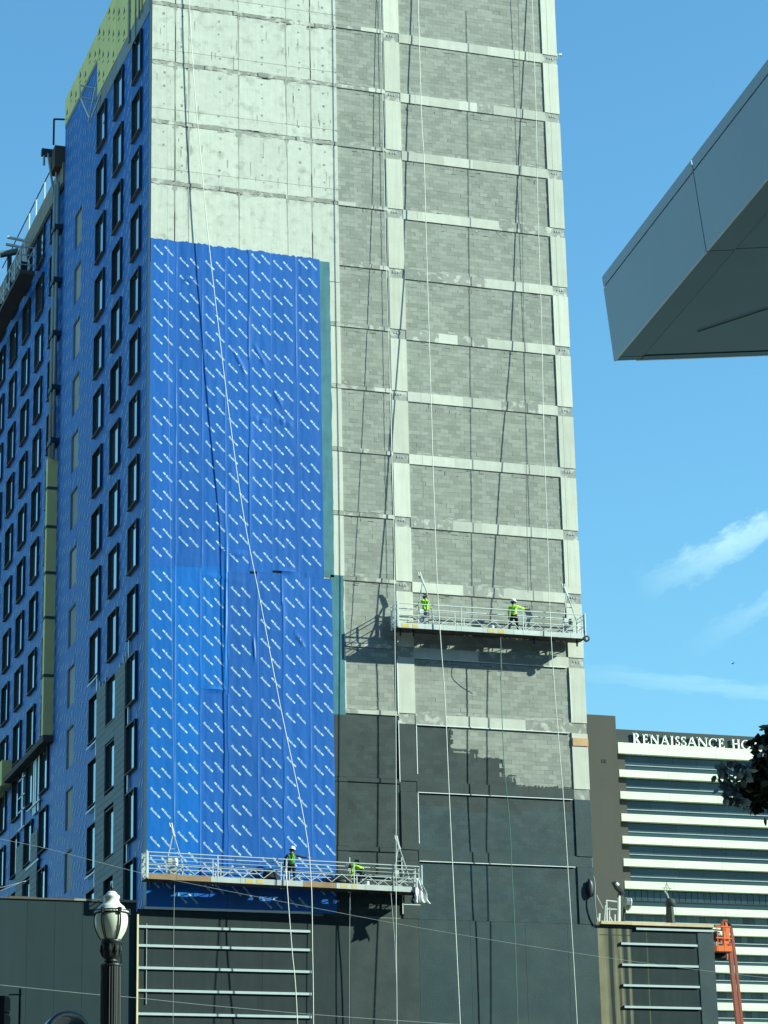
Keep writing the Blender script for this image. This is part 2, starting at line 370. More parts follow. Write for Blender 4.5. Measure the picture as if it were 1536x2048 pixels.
# block bays
pool = []                                        # every block: (z, x, size, material)
def fill_bay(x0, x1, z0, z1, courses, L=.412):
    ch = (z1 - z0) / courses
    for r in range(courses):
        za, zb = z0 + r * ch, z0 + (r + 1) * ch
        x = x0 - (L / 2 if r % 2 else 0)
        while x < x1 - .02:
            a, b = max(x, x0) + .002, min(x + L, x1) - .002
            if b - a > .04: pool.append((za, a, b - a, ch))
            x += L
for k in range(-1, 14):
    top = ZB(k) if k > -1 else ROOF - .4; bot = max(ZB(k + 1) + .50, 20.1)
    fill_bay(XC, XD, bot, top, max(1, round((top - bot) / .207)))
    top = ZS(k) if k > -1 else ROOF - .4; bot = max(ZS(k + 1) + .22, 20.1)
    fill_bay(XA, XB, bot, top, max(1, round((top - bot) / .212)))
    # columns and beams
    top = ZB(k) if k > -1 else ROOF; bot = max(ZB(k + 1) + .50, 20.1)
    for (xa, xb) in ((XB, XC), (XD, XR)):
        lim = coated_limit((xa + xb) / 2)
        spans = [(bot, top, top < lim + .3)]
        if bot < lim < top - .3: spans = [(bot, lim, True), (lim + .004, top, False)]
        for (a, b, dk) in spans:
            p = MB()
            if dk and b < top - .1:
                n = 7; p.prism([(xa, a), (xb, a)] + [(xb - (xb - xa) * i / n, b + rnd.uniform(-.12, .0)) for i in range(n + 1)], -.019, .08)
                q = MB(); q.box(xa, xb, -.015, .08, b - .14, b); q.build('column', M['conc_col'], T)
            else: p.box(xa, xb, -.016, .08, a, b - .012)
            p.build('column', M[coatmat(xa, a) if dk else 'conc_col'], T)
        if k > -1:
            zz = ZB(k); dk = zz + .3 < coated_limit((xa + xb) / 2)
            p = MB(); p.box(xa, xb - (.045 if xb == XR else 0), .012, .08, zz, zz + .49); p.build('slab_edge', M[coatmat(xa, zz) if dk else 'slab'], T)
    if k > -1:
        zz = ZB(k); x = XC
        while x < XD - .1:
            x2 = min(XD, x + rnd.uniform(.8, 2.6)); x2 = XD if XD - x2 < .5 else x2
            dk = zz + .3 < coated_limit((x + x2) / 2)
            p = MB(); p.box(x, x2, -.006 + rnd.uniform(-.003, .003), .08, zz, zz + .495); p.build('beam', M[coatmat(x, zz) if dk else ('slab' if rnd.random() < .16 else 'beam')], T); x = x2
        zz = ZS(k); x = XA
        while x < XB - .1:
            x2 = min(XB, x + rnd.uniform(.5, 1.4)); x2 = XB if XB - x2 < .3 else x2
            p = MB(); p.box(x, x2, -.006 + rnd.uniform(-.004, .003), .08, zz, zz + .215 - rnd.uniform(0, .03)); p.build('slab_edge', M['coat' if zz < 29.6 - .3 else ('slab' if rnd.random() < .6 else 'beam')], T); x = x2
clear = [b for b in pool if not coated(b[1] + b[2] / 2, b[0] + b[3] / 2)]
dark = [b for b in pool if coated(b[1] + b[2] / 2, b[0] + b[3] / 2)]
clear.sort(key=lambda b: b[0])
full = [b for b in clear if b[2] > .38]
near = full[:300]; nearset = set(near)
meshes = {}
for (z, x, w, h) in near:
    key = (round(w, 2), round(h, 3))
    if key not in meshes:
        b = MB(); b.box(0, w, 0, .045, .002, h - .002); meshes[key] = b.mesh('block', M['block'])
    place('block', meshes[key], T, (x, .036 + rnd.uniform(-.004, .004), z))
b = MB()
for q in clear:
    if q in nearset: continue
    z, x, w, h = q; y = .036 + rnd.uniform(-.004, .004); b.box(x, x + w, y, y + .042, z + .002, z + h - .002)
tag(b.build('block_masonry', M['block_s'], T), kind='stuff')
for mat in ('coat', 'coat_new'):
    b = MB()
    for (z, x, w, h) in dark:
        if coatmat(x + w / 2, z + h / 2) != mat: continue
        y = .036 + rnd.uniform(-.0012, .0012); b.box(x - .004, x + w + .004, y, y + .035, z + .0005, z + h - .0005)
    tag(b.build('coated_masonry', M[mat], T), kind='stuff')
# open joints and gaps at the head of the bays
gaps = MB()
for k in range(0, 11):
    for (xa, xb, zt) in ((XC, XD, ZB(k)), (XA, XB, ZS(k))):
        for i in range(int((xb - xa) * rnd.uniform(1.0, 2.6))):
            x = rnd.uniform(xa + .2, xb - .3); z = zt - rnd.choice((.21, .21, .21, .42, .1)) + rnd.uniform(-.02, .02)
            if rnd.random() < .7: gaps.box(x, x + rnd.uniform(.06, .3), .0325, .036, z, z + rnd.uniform(.012, .03))
            else: gaps.box(x, x + .02, .0325, .036, z, z + rnd.uniform(.08, .2))
tag(gaps.build('open_joints', M['black'], T), kind='stuff')
fr = MB(); sm = MB()
def blotch(b, x, z, rx, rz, y, n=9):
    b.quad([(x + rx * math.cos(2 * math.pi * i / n) * rnd.uniform(.5, 1.2), y + rnd.uniform(-.0008, .0008) * 0, z + rz * math.sin(2 * math.pi * i / n) * rnd.uniform(.5, 1.2)) for i in range(n - 1, -1, -1)])
x = XC + .1; yb = .0300
while x < XD - .1:
    z = coated_limit(x) + .02
    if z < ZB(11) - .1:
        blotch(fr, x, z + rnd.uniform(-.03, .04), rnd.uniform(.05, .13), rnd.uniform(.03, .07), yb); yb -= .00008
    x += rnd.uniform(.06, .2)
for (x_, za, zb_) in ((14.5, 28.0, 29.0), (15.8, 27.7, 28.0), (17.1, 26.95, 27.7), (17.7, 26.5, 26.9)):
    z = za
    while z < zb_: blotch(fr, x_ + rnd.uniform(-.05, .05), z, rnd.uniform(.04, .08), rnd.uniform(.05, .12), yb); yb -= .00008; z += rnd.uniform(.08, .16)
tag(fr.build('coating_fringe', M['coat'], T), kind='stuff')
for k in range(0, 11):
    for (xa, xb, zt, zb_) in ((XC, XD, ZB(k), ZB(k + 1) + .5), (XA, XB, ZS(k), ZS(k + 1) + .22)):
        for i in range(int((xb - xa) * rnd.uniform(.2, 2.4))):
            blotch(sm, rnd.uniform(xa + .2, xb - .3), zb_ + rnd.uniform(.0, .10) + .03, rnd.uniform(.05, .35), rnd.uniform(.02, .07), .0292 - .00008 * (i % 12))
        for i in range(rnd.randint(0, 4)):
            blotch(sm, rnd.uniform(xa + .2, xb - .3), rnd.uniform(zb_ + .3, zt - .2), rnd.uniform(.03, .10), rnd.uniform(.02, .06), .0280)
tag(sm.build('mortar_smears', pmat('mortar_smear', (.38, .38, .34), .9, .2, 4), T), kind='stuff')
# white sealant beads round the lower bays
def strip(x0, x1, z0, z1, y=-.03, mat='white', name='sealant_bead', d=.03):
    p = MB(); p.box(x0, x1, y, y + d, z0, z1); return p.build(name, M[mat], T)
for k in (10, 11, 12, 13):
    strip(XC + .02, XD - .1, ZB(k) - .036, ZB(k) - .004)
for k, l in ((11, 2.3), (12, 2.35)):
    strip(XC + .01, XC + .045, ZB(k) - .06 - l, ZB(k) - .06)
strip(XB - .05, XB - .01, 29.6, 32.2); strip(XB - .045, XB - .01, 26.4, 29.3); strip(XB - .045, XB - .01, 20.3, 22.9)
strip(XD + .01, XD + .035, 29.9, 32.1); strip(XB + .02, XC, 20.72, 20.75)
strip(XA + .01, XA + .04, 20.4, 22.8)
p = MB(); p.box(XD + .03, XR + .01, -.05, -.02, 28.55, 28.93); p.build('plywood_patch', M['orangewood'], T)
# small survey marks on slab edges
mk = MB()
for k in range(0, 11):
    for xa in (XB + .2, XD + .25):
        for i in range(3):
            x = xa + i * .13; mk.box(x, x + .09, -.0085, -.006, ZB(k) + .26 + rnd.uniform(-.02, .02), ZB(k) + .36)
tag(mk.build('survey_marks', M['alu_d'], T), kind='stuff')

# blue membrane on the front
UPX = [.0, 1.26, 2.53, 3.65, 4.81, 5.91, 7.18, 8.42]
LOX = [.0, 1.25, 2.44, 3.74, 5.16, 6.35, 7.67, 8.80]
CRE = [((4.85, 43.6), (5.9, 43.35)), ((6.0, 43.7), (7.1, 43.3)), ((3.3, 36.9), (4.9, 36.75)), ((2.5, 35.6), (4.6, 35.5)), ((6.0, 36.1), (7.1, 36.1)), ((2.6, 30.3), (3.7, 30.25)),
       ((5.0, 47.4), (5.7, 46.2)), ((4.0, 47.0), (4.7, 45.7)), ((6.0, 45.1), (6.5, 44.2)), ((4.95, 33.0), (5.05, 31.6)), ((3.72, 38.5), (3.6, 30.5)), ((6.9, 33.2), (7.5, 32.5)), ((1.5, 50.3), (2.3, 50.2))]
SEAM = {}
def ridge(d, w): return math.exp(-(d / w) ** 2)
def memb_y(x, z):
    xs = UPX if z > 35.9 else LOX
    y = -.036
    for i in range(1, 7):
        d = x - xs[i]
        if abs(d) > .25: continue
        up = z > 35.9; sgn = 1
        a = .5 + .9 * noise.noise((xs[i] * 3, z * .22, 1 if up else 5)) + .3 * noise.noise((xs[i], z * 1.3, 2))
        big = 1.7 if (i == 4 and up) or (i == 3 and not up) else 1
        dd = d + .05 * noise.noise((xs[i], z * .5, 9))
        if (i in (4,) and up) or (i in (3, 5) and not up):
            if dd > 0: y -= (.026 * max(.15, a)) * math.exp(-dd / .10)
        else:
            y -= .015 * max(0, a - .15) * big * ridge(dd, .028) * sgn
            if d > 0: y += .004
    for (p, q) in CRE:
        vx_, vz_ = q[0] - p[0], q[1] - p[1]; L2 = vx_ * vx_ + vz_ * vz_
        t = ((x - p[0]) * vx_ + (z - p[1]) * vz_) / L2
        if -.1 < t < 1.1:
            ex, ez = x - p[0] - t * vx_, z - p[1] - t * vz_; d = math.hypot(ex, ez)
            if d < .3: y -= .05 * ridge(d, .04) * max(0, math.sin(math.pi * min(1, max(0, t))))
    y -= .010 * noise.noise((x * 1.1, z * .45, 4)) + .005 * noise.noise((x * 4.2, z * .9, 8))
    return y
def membrane(x0, x1, z0, z1, mat, ragged):
    nx = max(3, int((x1 - x0) / .045)); nz = int((z1 - z0) / .13)
    b = MB()
    for j in range(nz + 1):
        for i in range(nx + 1):
            x = x0 + (x1 - x0) * i / nx; zt = z1 + (ragged * (.10 * noise.noise((x * 2.1, 0, 2)) + .06 * noise.noise((x * 7, 0, 3))) if ragged else 0)
            z = z0 + (zt - z0) * j / nz
            b.v.append((x, memb_y(x, z), z))
    for j in range(nz):
        for i in range(nx):
            a = j * (nx + 1) + i; b.f.append((a, a + 1, a + nx + 2, a + nx + 1)); b.m.append(0)
    # turned edges so the sheet has thickness
    for j in range(nz):
        for i in (0, nx):
            a = b.v[j * (nx + 1) + i]; c_ = b.v[(j + 1) * (nx + 1) + i]
            b.quad([a, c_, (c_[0], 0, c_[2]), (a[0], 0, a[2])] if i == 0 else [c_, a, (a[0], 0, a[2]), (c_[0], 0, c_[2])])
    return b.build('membrane_strip', M[mat], T, smooth=True)
for i in range(7):
    tops = 52.22 - .02 * i
    membrane(UPX[i], UPX[i + 1] - .004, 35.88 + (.12 * (i % 3)), tops, 'blue', 1.0)
    ztop = 35.876 + .12 * (i % 3)
    if i == 2:
        membrane(LOX[i], LOX[i + 1] - .004, 20.2, 30.25, 'blue', 0); membrane(LOX[i], LOX[i + 1] - .004, 30.26, ztop, 'blue2', 0)
    else: membrane(LOX[i], LOX[i + 1] - .004, 20.2, ztop, 'blue2' if i < 2 else 'blue', 0)
# teal primer beside it
for (x0, x1, z0, z1) in ((8.36, 8.93, 36.0, 52.0), (8.74, 9.37, 29.42, 36.12)):
    n = 60; pts = [(x0, z0)] + [(x1 + .05 * noise.noise((z0 + (z1 - z0) * i / n, 1, 1)) + .03 * noise.noise((5 * (z0 + (z1 - z0) * i / n), 1, 1)), z0 + (z1 - z0) * i / n) for i in range(n + 1)] + [(x0, z1)]
    p = MB(); p.prism(pts, -.0195, -.012); p.build('primer_strip', M['teal'], T)
# printed words on the membrane: flat lettering following the sheet
def text_mesh(body, size, bold=.0):
    cu = bpy.data.curves.new('lettering', 'FONT'); cu.body = body; cu.size = size; cu.resolution_u = 2; cu.offset = bold; cu.space_character = .96
    o = bpy.data.objects.new('lettering', cu); COL.objects.link(o)
    dg = bpy.context.evaluated_depsgraph_get(); me = bpy.data.meshes.new_from_object(o.evaluated_get(dg))
    v = [(p.co.x, p.co.y) for p in me.vertices]; f = [tuple(p.vertices) for p in me.polygons]
    bpy.data.objects.remove(o); bpy.data.meshes.remove(me); return v, f
TXT = text_mesh('Blueskin', .155, .005)
wd = max(p[0] for p in TXT[0])
def word(b, x, z, ang, flip):
    s = .42 / wd; ca, sa = math.cos(ang), math.sin(ang); n = len(b.v)
    t0 = 0 if not flip else .20
    def put(u, v):
        X, Z = x + u * ca - v * sa, z + u * sa + v * ca; return (X, memb_y(X, Z) - .005, Z)
    for (px, py) in TXT[0]: b.v.append(put(t0 + px * s, (py - .052) * .95))
    for f in TXT[1]: b.f.append(tuple(n + i for i in f)); b.m.append(0)
    u0 = .44 if not flip else 0; hw = .041
    b.quad([put(u0 + u, v) for (u, v) in ((0, -.02), (.03, -hw), (.155, -hw), (.18, 0), (.155, hw), (.03, hw), (0, .02))])
b = MB()
for (xs, z0, z1, seed) in ((UPX, 36.0, 52.15, 0), (LOX, 20.25, 35.8, 3)):
    off = [.30, .78, .80, .46, .18, .40, .20] if seed == 0 else [.15, .80, .30, .62, .25, .05, .38]
    for i in range(7):
        z = z1 - off[i]
        jump = rnd.uniform(z0 + 3, z1 - 3)
        while z > z0 + .5:
            for j in (0, 1):
                X = xs[i] + .17 + j * .50; 
                if X + .44 < xs[i + 1] + .08: word(b, X + rnd.uniform(-.01, .01), z - .0 * j, R(-46), j == 1)
            z -= .915
            if abs(z - jump) < .46: z -= rnd.uniform(.1, .4)
tag(b.build('printed_lettering', M['print'], T), kind='stuff')

# left return of the tower, in shade
p = MB(); p.box(0, .30, .0, .50, 20, ROOF); p.build('corner_strip', M['flash'], T)
SILL = [46.1 + 3.2 * k for k in range(-8, 6)]
WH = 2.3
def sheets(parent, y0, y1, z0, z1, X=0, wmax=1.25):
    n = max(1, round((y1 - y0) / wmax))
    for i in range(n):
        a, b_ = y0 + (y1 - y0) * i / n, y0 + (y1 - y0) * (i + 1) / n
        p = MB(); p.box(X + rnd.uniform(-.006, .006), X + .3, a + .002, b_ - .002, z0, z1); p.build('membrane_sheet', M['blue_side'], parent)
def infill(parent, y0, y1, ztop, rows, wh, X=0, zbot=20.):
    edges = [zbot]
    for s in rows: edges += [s, s + wh]
    edges.append(ztop)
    for i in range(0, len(edges), 2):
        if edges[i + 1] - edges[i] > .05:
            p = MB(); p.box(X + rnd.uniform(-.006, .006), X + .3, y0, y1, edges[i], edges[i + 1]); p.build('membrane_sheet', M['blue_side'], parent)
def make_window(parent, y1, y2, z, X=0, wh=WH, proto=None):
    w = y2 - y1
    if proto is None:
        f = MB(); t = .06; xa, xb = -.13, .12
        f.box(xa, xb, 0, t, 0, wh); f.box(xa, xb, w - t, w, 0, wh); f.box(xa, xb, t, w - t, wh - t, wh); f.box(xa + .01, xb, t, w - t, .03, t)
        proto = dict(f=f.mesh('window', M['dark']),
                     p=MB().box(.020, .04, t, w - t, t, wh - t).mesh('pane', M['glass']),
                     s=MB().box(-.185, .0, .0, w, -.035, -.002).mesh('sill', M['sill']))
    o = place('window', proto['f'], parent, (X, y1, z)); place('pane', proto['p'], o, (X, y1, z)); place('sill', proto['s'], o, (X, y1, z))
    return proto
solid = [(.5, 2.0), (3.8, 6.0), (7.95, 10.0), (11.95, 16.0), (17.7, 20.8)]
wins = [(2.0, 3.8), (6.0, 7.95), (10.0, 11.95)]
for (a, b_) in solid:
    if a < 12 and b_ > 12: sheets(T, a, 12.4, 20, 64.55, wmax=2); sheets(T, 12.4, b_, 20, 67.65)
    else: sheets(T, a, b_, 20, 64.55 if b_ < 12.5 else 67.65)
for (a, b_) in wins:
    infill(T, a, b_, 64.55, SILL, WH); pr = None
    for z in SILL: pr = make_window(T, a, b_, z, proto=pr)
BL = [46.05 + 3.2 * k for k in range(-8, 5)]
infill(T, 16.0, 17.7, 67.65, BL, 2.1)
rm = MB(); rm.box(.02, .3, 0, .04, 0, 2.1); rm.box(.02, .3, 1.66, 1.7, 0, 2.1); rm.box(.02, .3, .04, 1.66, 2.06, 2.1); rm = rm.mesh('blank_opening', M['flash'])
bm_ = MB().box(.11, .2, .04, 1.66, 0, 2.06).mesh('board', M['blank'])
for z in BL:
    o = place('blank_opening', rm, T, (0, 16.0, z)); place('board', bm_, o, (0, 16.0, z))
# flashing and yellow sheathing of the parapet
for (y0, y1, z0, z1) in ((.5, 12.4, 64.57, 65.58), (12.4, 20.8, 67.67, 67.85)):
    y = y0
    while y < y1 - .01:
        e = min(y1, y + 2.4); p = MB(); p.box(-.02, .3, y + .003, e - .003, z0, z1); p.build('flashing', M['flash'], T); y = e
tri = MB()
for (y0, y1, z0, z1) in ((.5, 12.4, 65.6, 69.6), (12.4, 20.85, 67.87, 69.5)):
    y = y0
    while y < y1 - .05:
        e = min(y1, y + 1.22); p = MB(); p.box(-.035 + rnd.uniform(-.006, .004), .3, y + .004, e - .004, z0, z1); p.build('sheathing_board', M['yellow'], T)
        z = z0 + .45 + (.6 if int(y / 1.22) % 2 else 0)
        while z < z1 - .3:
            yy = (y + e) / 2 + rnd.uniform(-.1, .1); tri.quad([(-.045, yy - .22, z), (-.045, yy + .22, z), (-.045, yy, z + .38)][::-1]); tri.quad([(-.045, yy - .16, z - .32), (-.045, yy + .16, z - .32), (-.045, yy + .16, z - .24), (-.045, yy - .16, z - .24)][::-1]); z += 1.25
        y = e
tag(tri.build('printed_emblems', M['yellow_print'], T), kind='stuff')
for (y, w, z0, z1) in ((4.6, .30, 65.0, 69.6), (2.5, .12, 65.2, 69.6), (3.3, .06, 64.2, 69.6), (1.9, .05, 65.2, 69.6)):
    p = MB(); p.box(-.10, -.05, y, y + w, z0, z1); p.build('parapet_post', M['flash'], T)
# printing on the shaded membrane, its colour dimmed for the shade
def side_marks(b, y0, y1, z0, z1, rows, holes_, wh, X):
    y = y0 + .12; c_ = 0
    while y < y1 - .3:
        z = z1 - rnd.uniform(.1, .9); c_ += 1
        while z > z0 + .4:
            if not any(ya - .15 < y + .2 < yb + .15 and any(s - .35 < z < s + wh + .1 for s in rows) for ya, yb in holes_):
                u = .33; b.quad([(X - .0095, y, z), (X - .0095, y + .10, z + .06), (X - .0095, y + u + .10, z - u + .04), (X - .0095, y + u, z - u - .02)][::-1])
            z -= .915
        y += .5 if c_ % 2 else .72
b = MB(); side_marks(b, .55, 12.3, 20, 64.5, SILL, wins, WH, 0); side_marks(b, 12.5, 20.7, 20, 67.5, BL, [(16.0, 17.7)], 2.1, 0)
tag(b.build('side_lettering', M['print_side'], T), kind='stuff')
# grey cladding boards on the lower part
def cladding(parent, y0, gaps_, y1, ztop, zbot, X, rows, wh):
    cuts = [y0] + [v for g_ in gaps_ for v in g_] + [y1]
    z = zbot; h = .312
    while z + h <= ztop + .01:
        for i in range(len(cuts) - 1):
            a, e = cuts[i], cuts[i + 1]
            isw = any(abs(a - g_[0]) < .01 for g_ in gaps_)
            if isw and any(s - .06 < z + h * .5 < s + wh + .03 for s in rows): continue
            n = 2 if (e - a) > 2.6 else 1
            for q in range(n):
                p = MB(); p.box(X - .03 + rnd.uniform(-.003, .003), X, a + (e - a) * q / n + .006, a + (e - a) * (q + 1) / n - .006, z + .012, z + h - .004); p.build('cladding_board', M['board'], parent)
        z += h
cladding(T, 3.86, [(5.98, 7.97)], 9.96, 32.35, 20.5, -.13, SILL, WH)
p = MB(); p.box(-.13, .0, 3.9, 5.95, 20, 32.2); p.box(-.13, .0, 8.0, 9.93, 20, 32.2); p.build('cladding_backing', M['dark'], T)
for z in SILL[:5]:                              # pale furring strips in the gaps
    for (y, w) in ((3.3, .16), (10.05, .22)):
        if z + 3.2 < 36:
            p = MB(); p.box(-.12, -.06, y, y + w, z + WH + .03, z + 3.15); p.build('furring_strip', M['alu'], T)
    p = MB(); p.box(-.16, -.11, 9.9, 12.2, z - .22, z - .15); p.build('furring_strip', M['alu'], T)
for y in (3.95, 4.5, 5.2, 8.3, 9.0, 9.6):
    p = MB(); p.box(-.09, -.02, y, y + .08, 32.2, 32.2 + rnd.uniform(.3, .9)); p.build('furring_strip', M['alu'], T)

# ------------------------------------------------------------------ the wing behind
WG = thing('hotel_wing', 'lower blue wrapped wing receding behind the tower, rows of dark windows', 'building', (0, 20.9, 0))
X = .06
p = MB(); p.box(X + .30, 18, 20.95, 62, 0, 64.4); p.build('core_wall', M['joint'], WG)
wc = [(22.4 + 4 * i, 24.4 + 4 * i) for i in range(7)]
yy = 20.9
for (a, b_) in wc + [(50.0, 50.0)]:
    sheets(WG, yy, a, 18, 64.35, X); yy = b_
rows = SILL
pr = None
for (a, b_) in wc:
    infill(WG, a, b_, 64.35, rows, WH, X, 18)
    for z in rows: pr = make_window(WG, a, b_, z, X, proto=pr)
b = MB(); side_marks(b, 21, 48, 20, 64.2, rows, wc, WH, X); tag(b.build('side_lettering', M['print_side'], WG), kind='stuff')
y = 20.95
while y < 50:
    p = MB(); p.box(X - .14, X + .4, y + .004, y + 2.96, 64.4, 65.7); p.build('parapet_panel', M['tan'], WG); y += 2.97
p = MB(); p.box(X - .10, X + .4, 20.95, 50, 64.2, 64.38); p.build('parapet_flashing', M['brownbeam'], WG)
# yellow boxed chase and beam, pipes
p = MB(); p.box(X - .55, X, 21.55, 22.0, 32.75, 48.2); p.build('yellow_chase', M['yellow'], WG)
for z in (35.9, 39.1, 41.6, 44.2, 46.4):
    p = MB(); p.box(X - .57, X, 21.53, 22.02, z, z + .16); p.build('chase_clip', M['yellow_print'], WG)
p = MB(); p.box(X - .55, X, 22.0, 32.6, 32.4, 32.72); p.box(X - .55, X, 21.4, 22.0, 32.35, 32.72); p.build('boxed_beam', M['brownbeam'], WG)
p = MB(); p.box(X - .65, X, 32.7, 44, 32.3, 33.75); p.build('yellow_beam', M['yellow'], WG)
for (y, r, mt) in ((21.35, .09, 'alu_d'), (21.8, .16, 'flash'), (22.35, .06, 'alu_d'), (22.6, .05, 'wire')):
    p = MB(); p.tube([(X - .3, y, 48.1), (X - .3, y, 64.6)], r, 8); p.build('downpipe', M[mt], WG, True)
for z in (49.0, 52.1, 55.3, 58.5, 61.7):
    p = MB(); p.box(X - .5, X, 21.2, 22.2, z, z + .28); p.build('pipe_bracket', M['dark'], WG)
cladding(WG, 24.45, [(26.38, 28.42), (30.38, 30.42)], 30.4, 28.6, 20.5, X - .13, rows, WH)
for z in (29.3, 26.2, 23.0):
    for y in (24.5, 25.3, 25.8, 29.0):
        p = MB(); p.box(X - .12, X - .05, y, y + .35, z if z > 29 else z + .1, z + (3.0 if z > 29 else .6)); p.build('furring_strip', M['alu'], WG)
for z in (32.0, 31.0, 30.2, 29.2):
    p = MB(); p.box(X - .12, X - .06, 28.5, 30.3, z, z + .07); p.build('furring_strip', M['alu'], WG)
for z in (SILL[2], SILL[3]):
    p = MB(); p.box(X - .18, X - .12, 24.0, 27.5, z - .35, z - .27); p.build('furring_strip', M['alu'], WG)

# ------------------------------------------------------------------ podium
PD = thing('podium_block', 'dark brown low block at the tower foot with white horizontal rails', 'building')
p = MB(); p.box(-.36, 27.3, .03, 22, 0, 20.05); p.build('core_wall', M['joint'], PD)
x = -.38
for x2 in (1.2, 3.4, 5.3, 7.56, 9.4, 12.7, 15.2, 17.9, 20.0, 21.5):
    p = MB(); p.box(x + .004, x2 - .004, -.03 + (.02 if x > 7 else 0), .04, 0, 20.08 if x > 7 else 20.14); p.build('wall_panel', M['podium' if x < 8 else ('coat' if x < 12 else 'coat_new')], PD); x = x2
p = MB(); p.box(21.504, 26.52, -.012, .04, 0, 19.98); p.build('stained_panel', M['stain'], PD)
p = MB(); p.box(26.60, 27.42, -.04, .04, 0, 19.98); p.build('wall_panel', M['coat_new'], PD)
for i, z in enumerate([19.37, 18.54, 17.57, 16.59, 15.58] + [14.6 - .98 * j for j in range(12)]):
    p = MB(); p.box(-.34, 7.55, -.10, -.03, z - .055, z + .055); p.build('white_rail', M['rail'], PD)
for i, (z, a, e) in enumerate([(19.95, 23.45, 27.4), (19.24, 22.65, 26.54), (18.26, 22.65, 26.54), (17.31, 22.66, 26.54), (16.32, 22.67, 26.55)] + [(15.3 - j, 22.67, 26.55) for j in range(12)]):
    p = MB(); p.box(a, e, -.09, -.012, z - .05, z + .05); p.build('white_rail', M['rail'], PD)
    p = MB(); p.box(a - .03, a - .004, -.095, -.012, z - .07, z + .07); p.build('rail_cap', M['black'], PD)
p = MB(); p.box(-.42, -.345, -.11, .0, 0, 19.9); p.build('corner_bead', M['cream'], PD)
p = MB(); p.box(-.1, 7.56, -.11, -.032, 20.15, 20.25); p.build('base_flashing', M['white'], PD)
p = MB(); p.tube([(.02, -.06, 16), (.02, -.06, 19.5)], .02); p.build('conduit', M['wire'], PD)
x = 21.65
while x < 27.4:
    x2 = min(27.42, x + rnd.uniform(1.4, 2.6)); p = MB(); p.box(x + .004, x2 - .004, -.16, 1.2, 20.12 + rnd.uniform(-.01, .01), 20.26); p.build('coping_plank', M['wood'], PD); x = x2
p = MB(); p.box(21.6, 27.4, -.06, 1.1, 20.0, 20.1); p.build('coping_board', M['brownbeam'], PD)
b = MB()
for (a, e, z) in ((21.6, 23.4, 19.62), (23.4, 26.5, 19.60)): b.box(a, e, -.016, -.012, z, z + .03)
b.build('chalk_line', M['podium'], PD)
PL = thing('slate_annex', 'plain slate grey low wall left of the tower foot, behind the street lamp', 'building', (-8, 0, 0))
x = -26
while x < -.5:
    x2 = min(-.43, x + 1.22); p = MB(); p.box(x + .004, x2 - .004, .05, .1, 0, 20.42); p.build('wall_panel', M['slate'], PL); x = x2
p = MB(); p.box(-26, -.44, .1, 60, 0, 20.40); p.build('core_wall', M['slate'], PL)
x = -26
while x < -.5:
    x2 = min(-.42, x + rnd.uniform(1, 2.5)); p = MB(); p.box(x, x2 - .005, .0, .5, 20.43, 20.48 + rnd.uniform(0, .06)); p.build('coping_strip', M['brownbeam' if rnd.random() < .6 else 'tan'], PL); x = x2

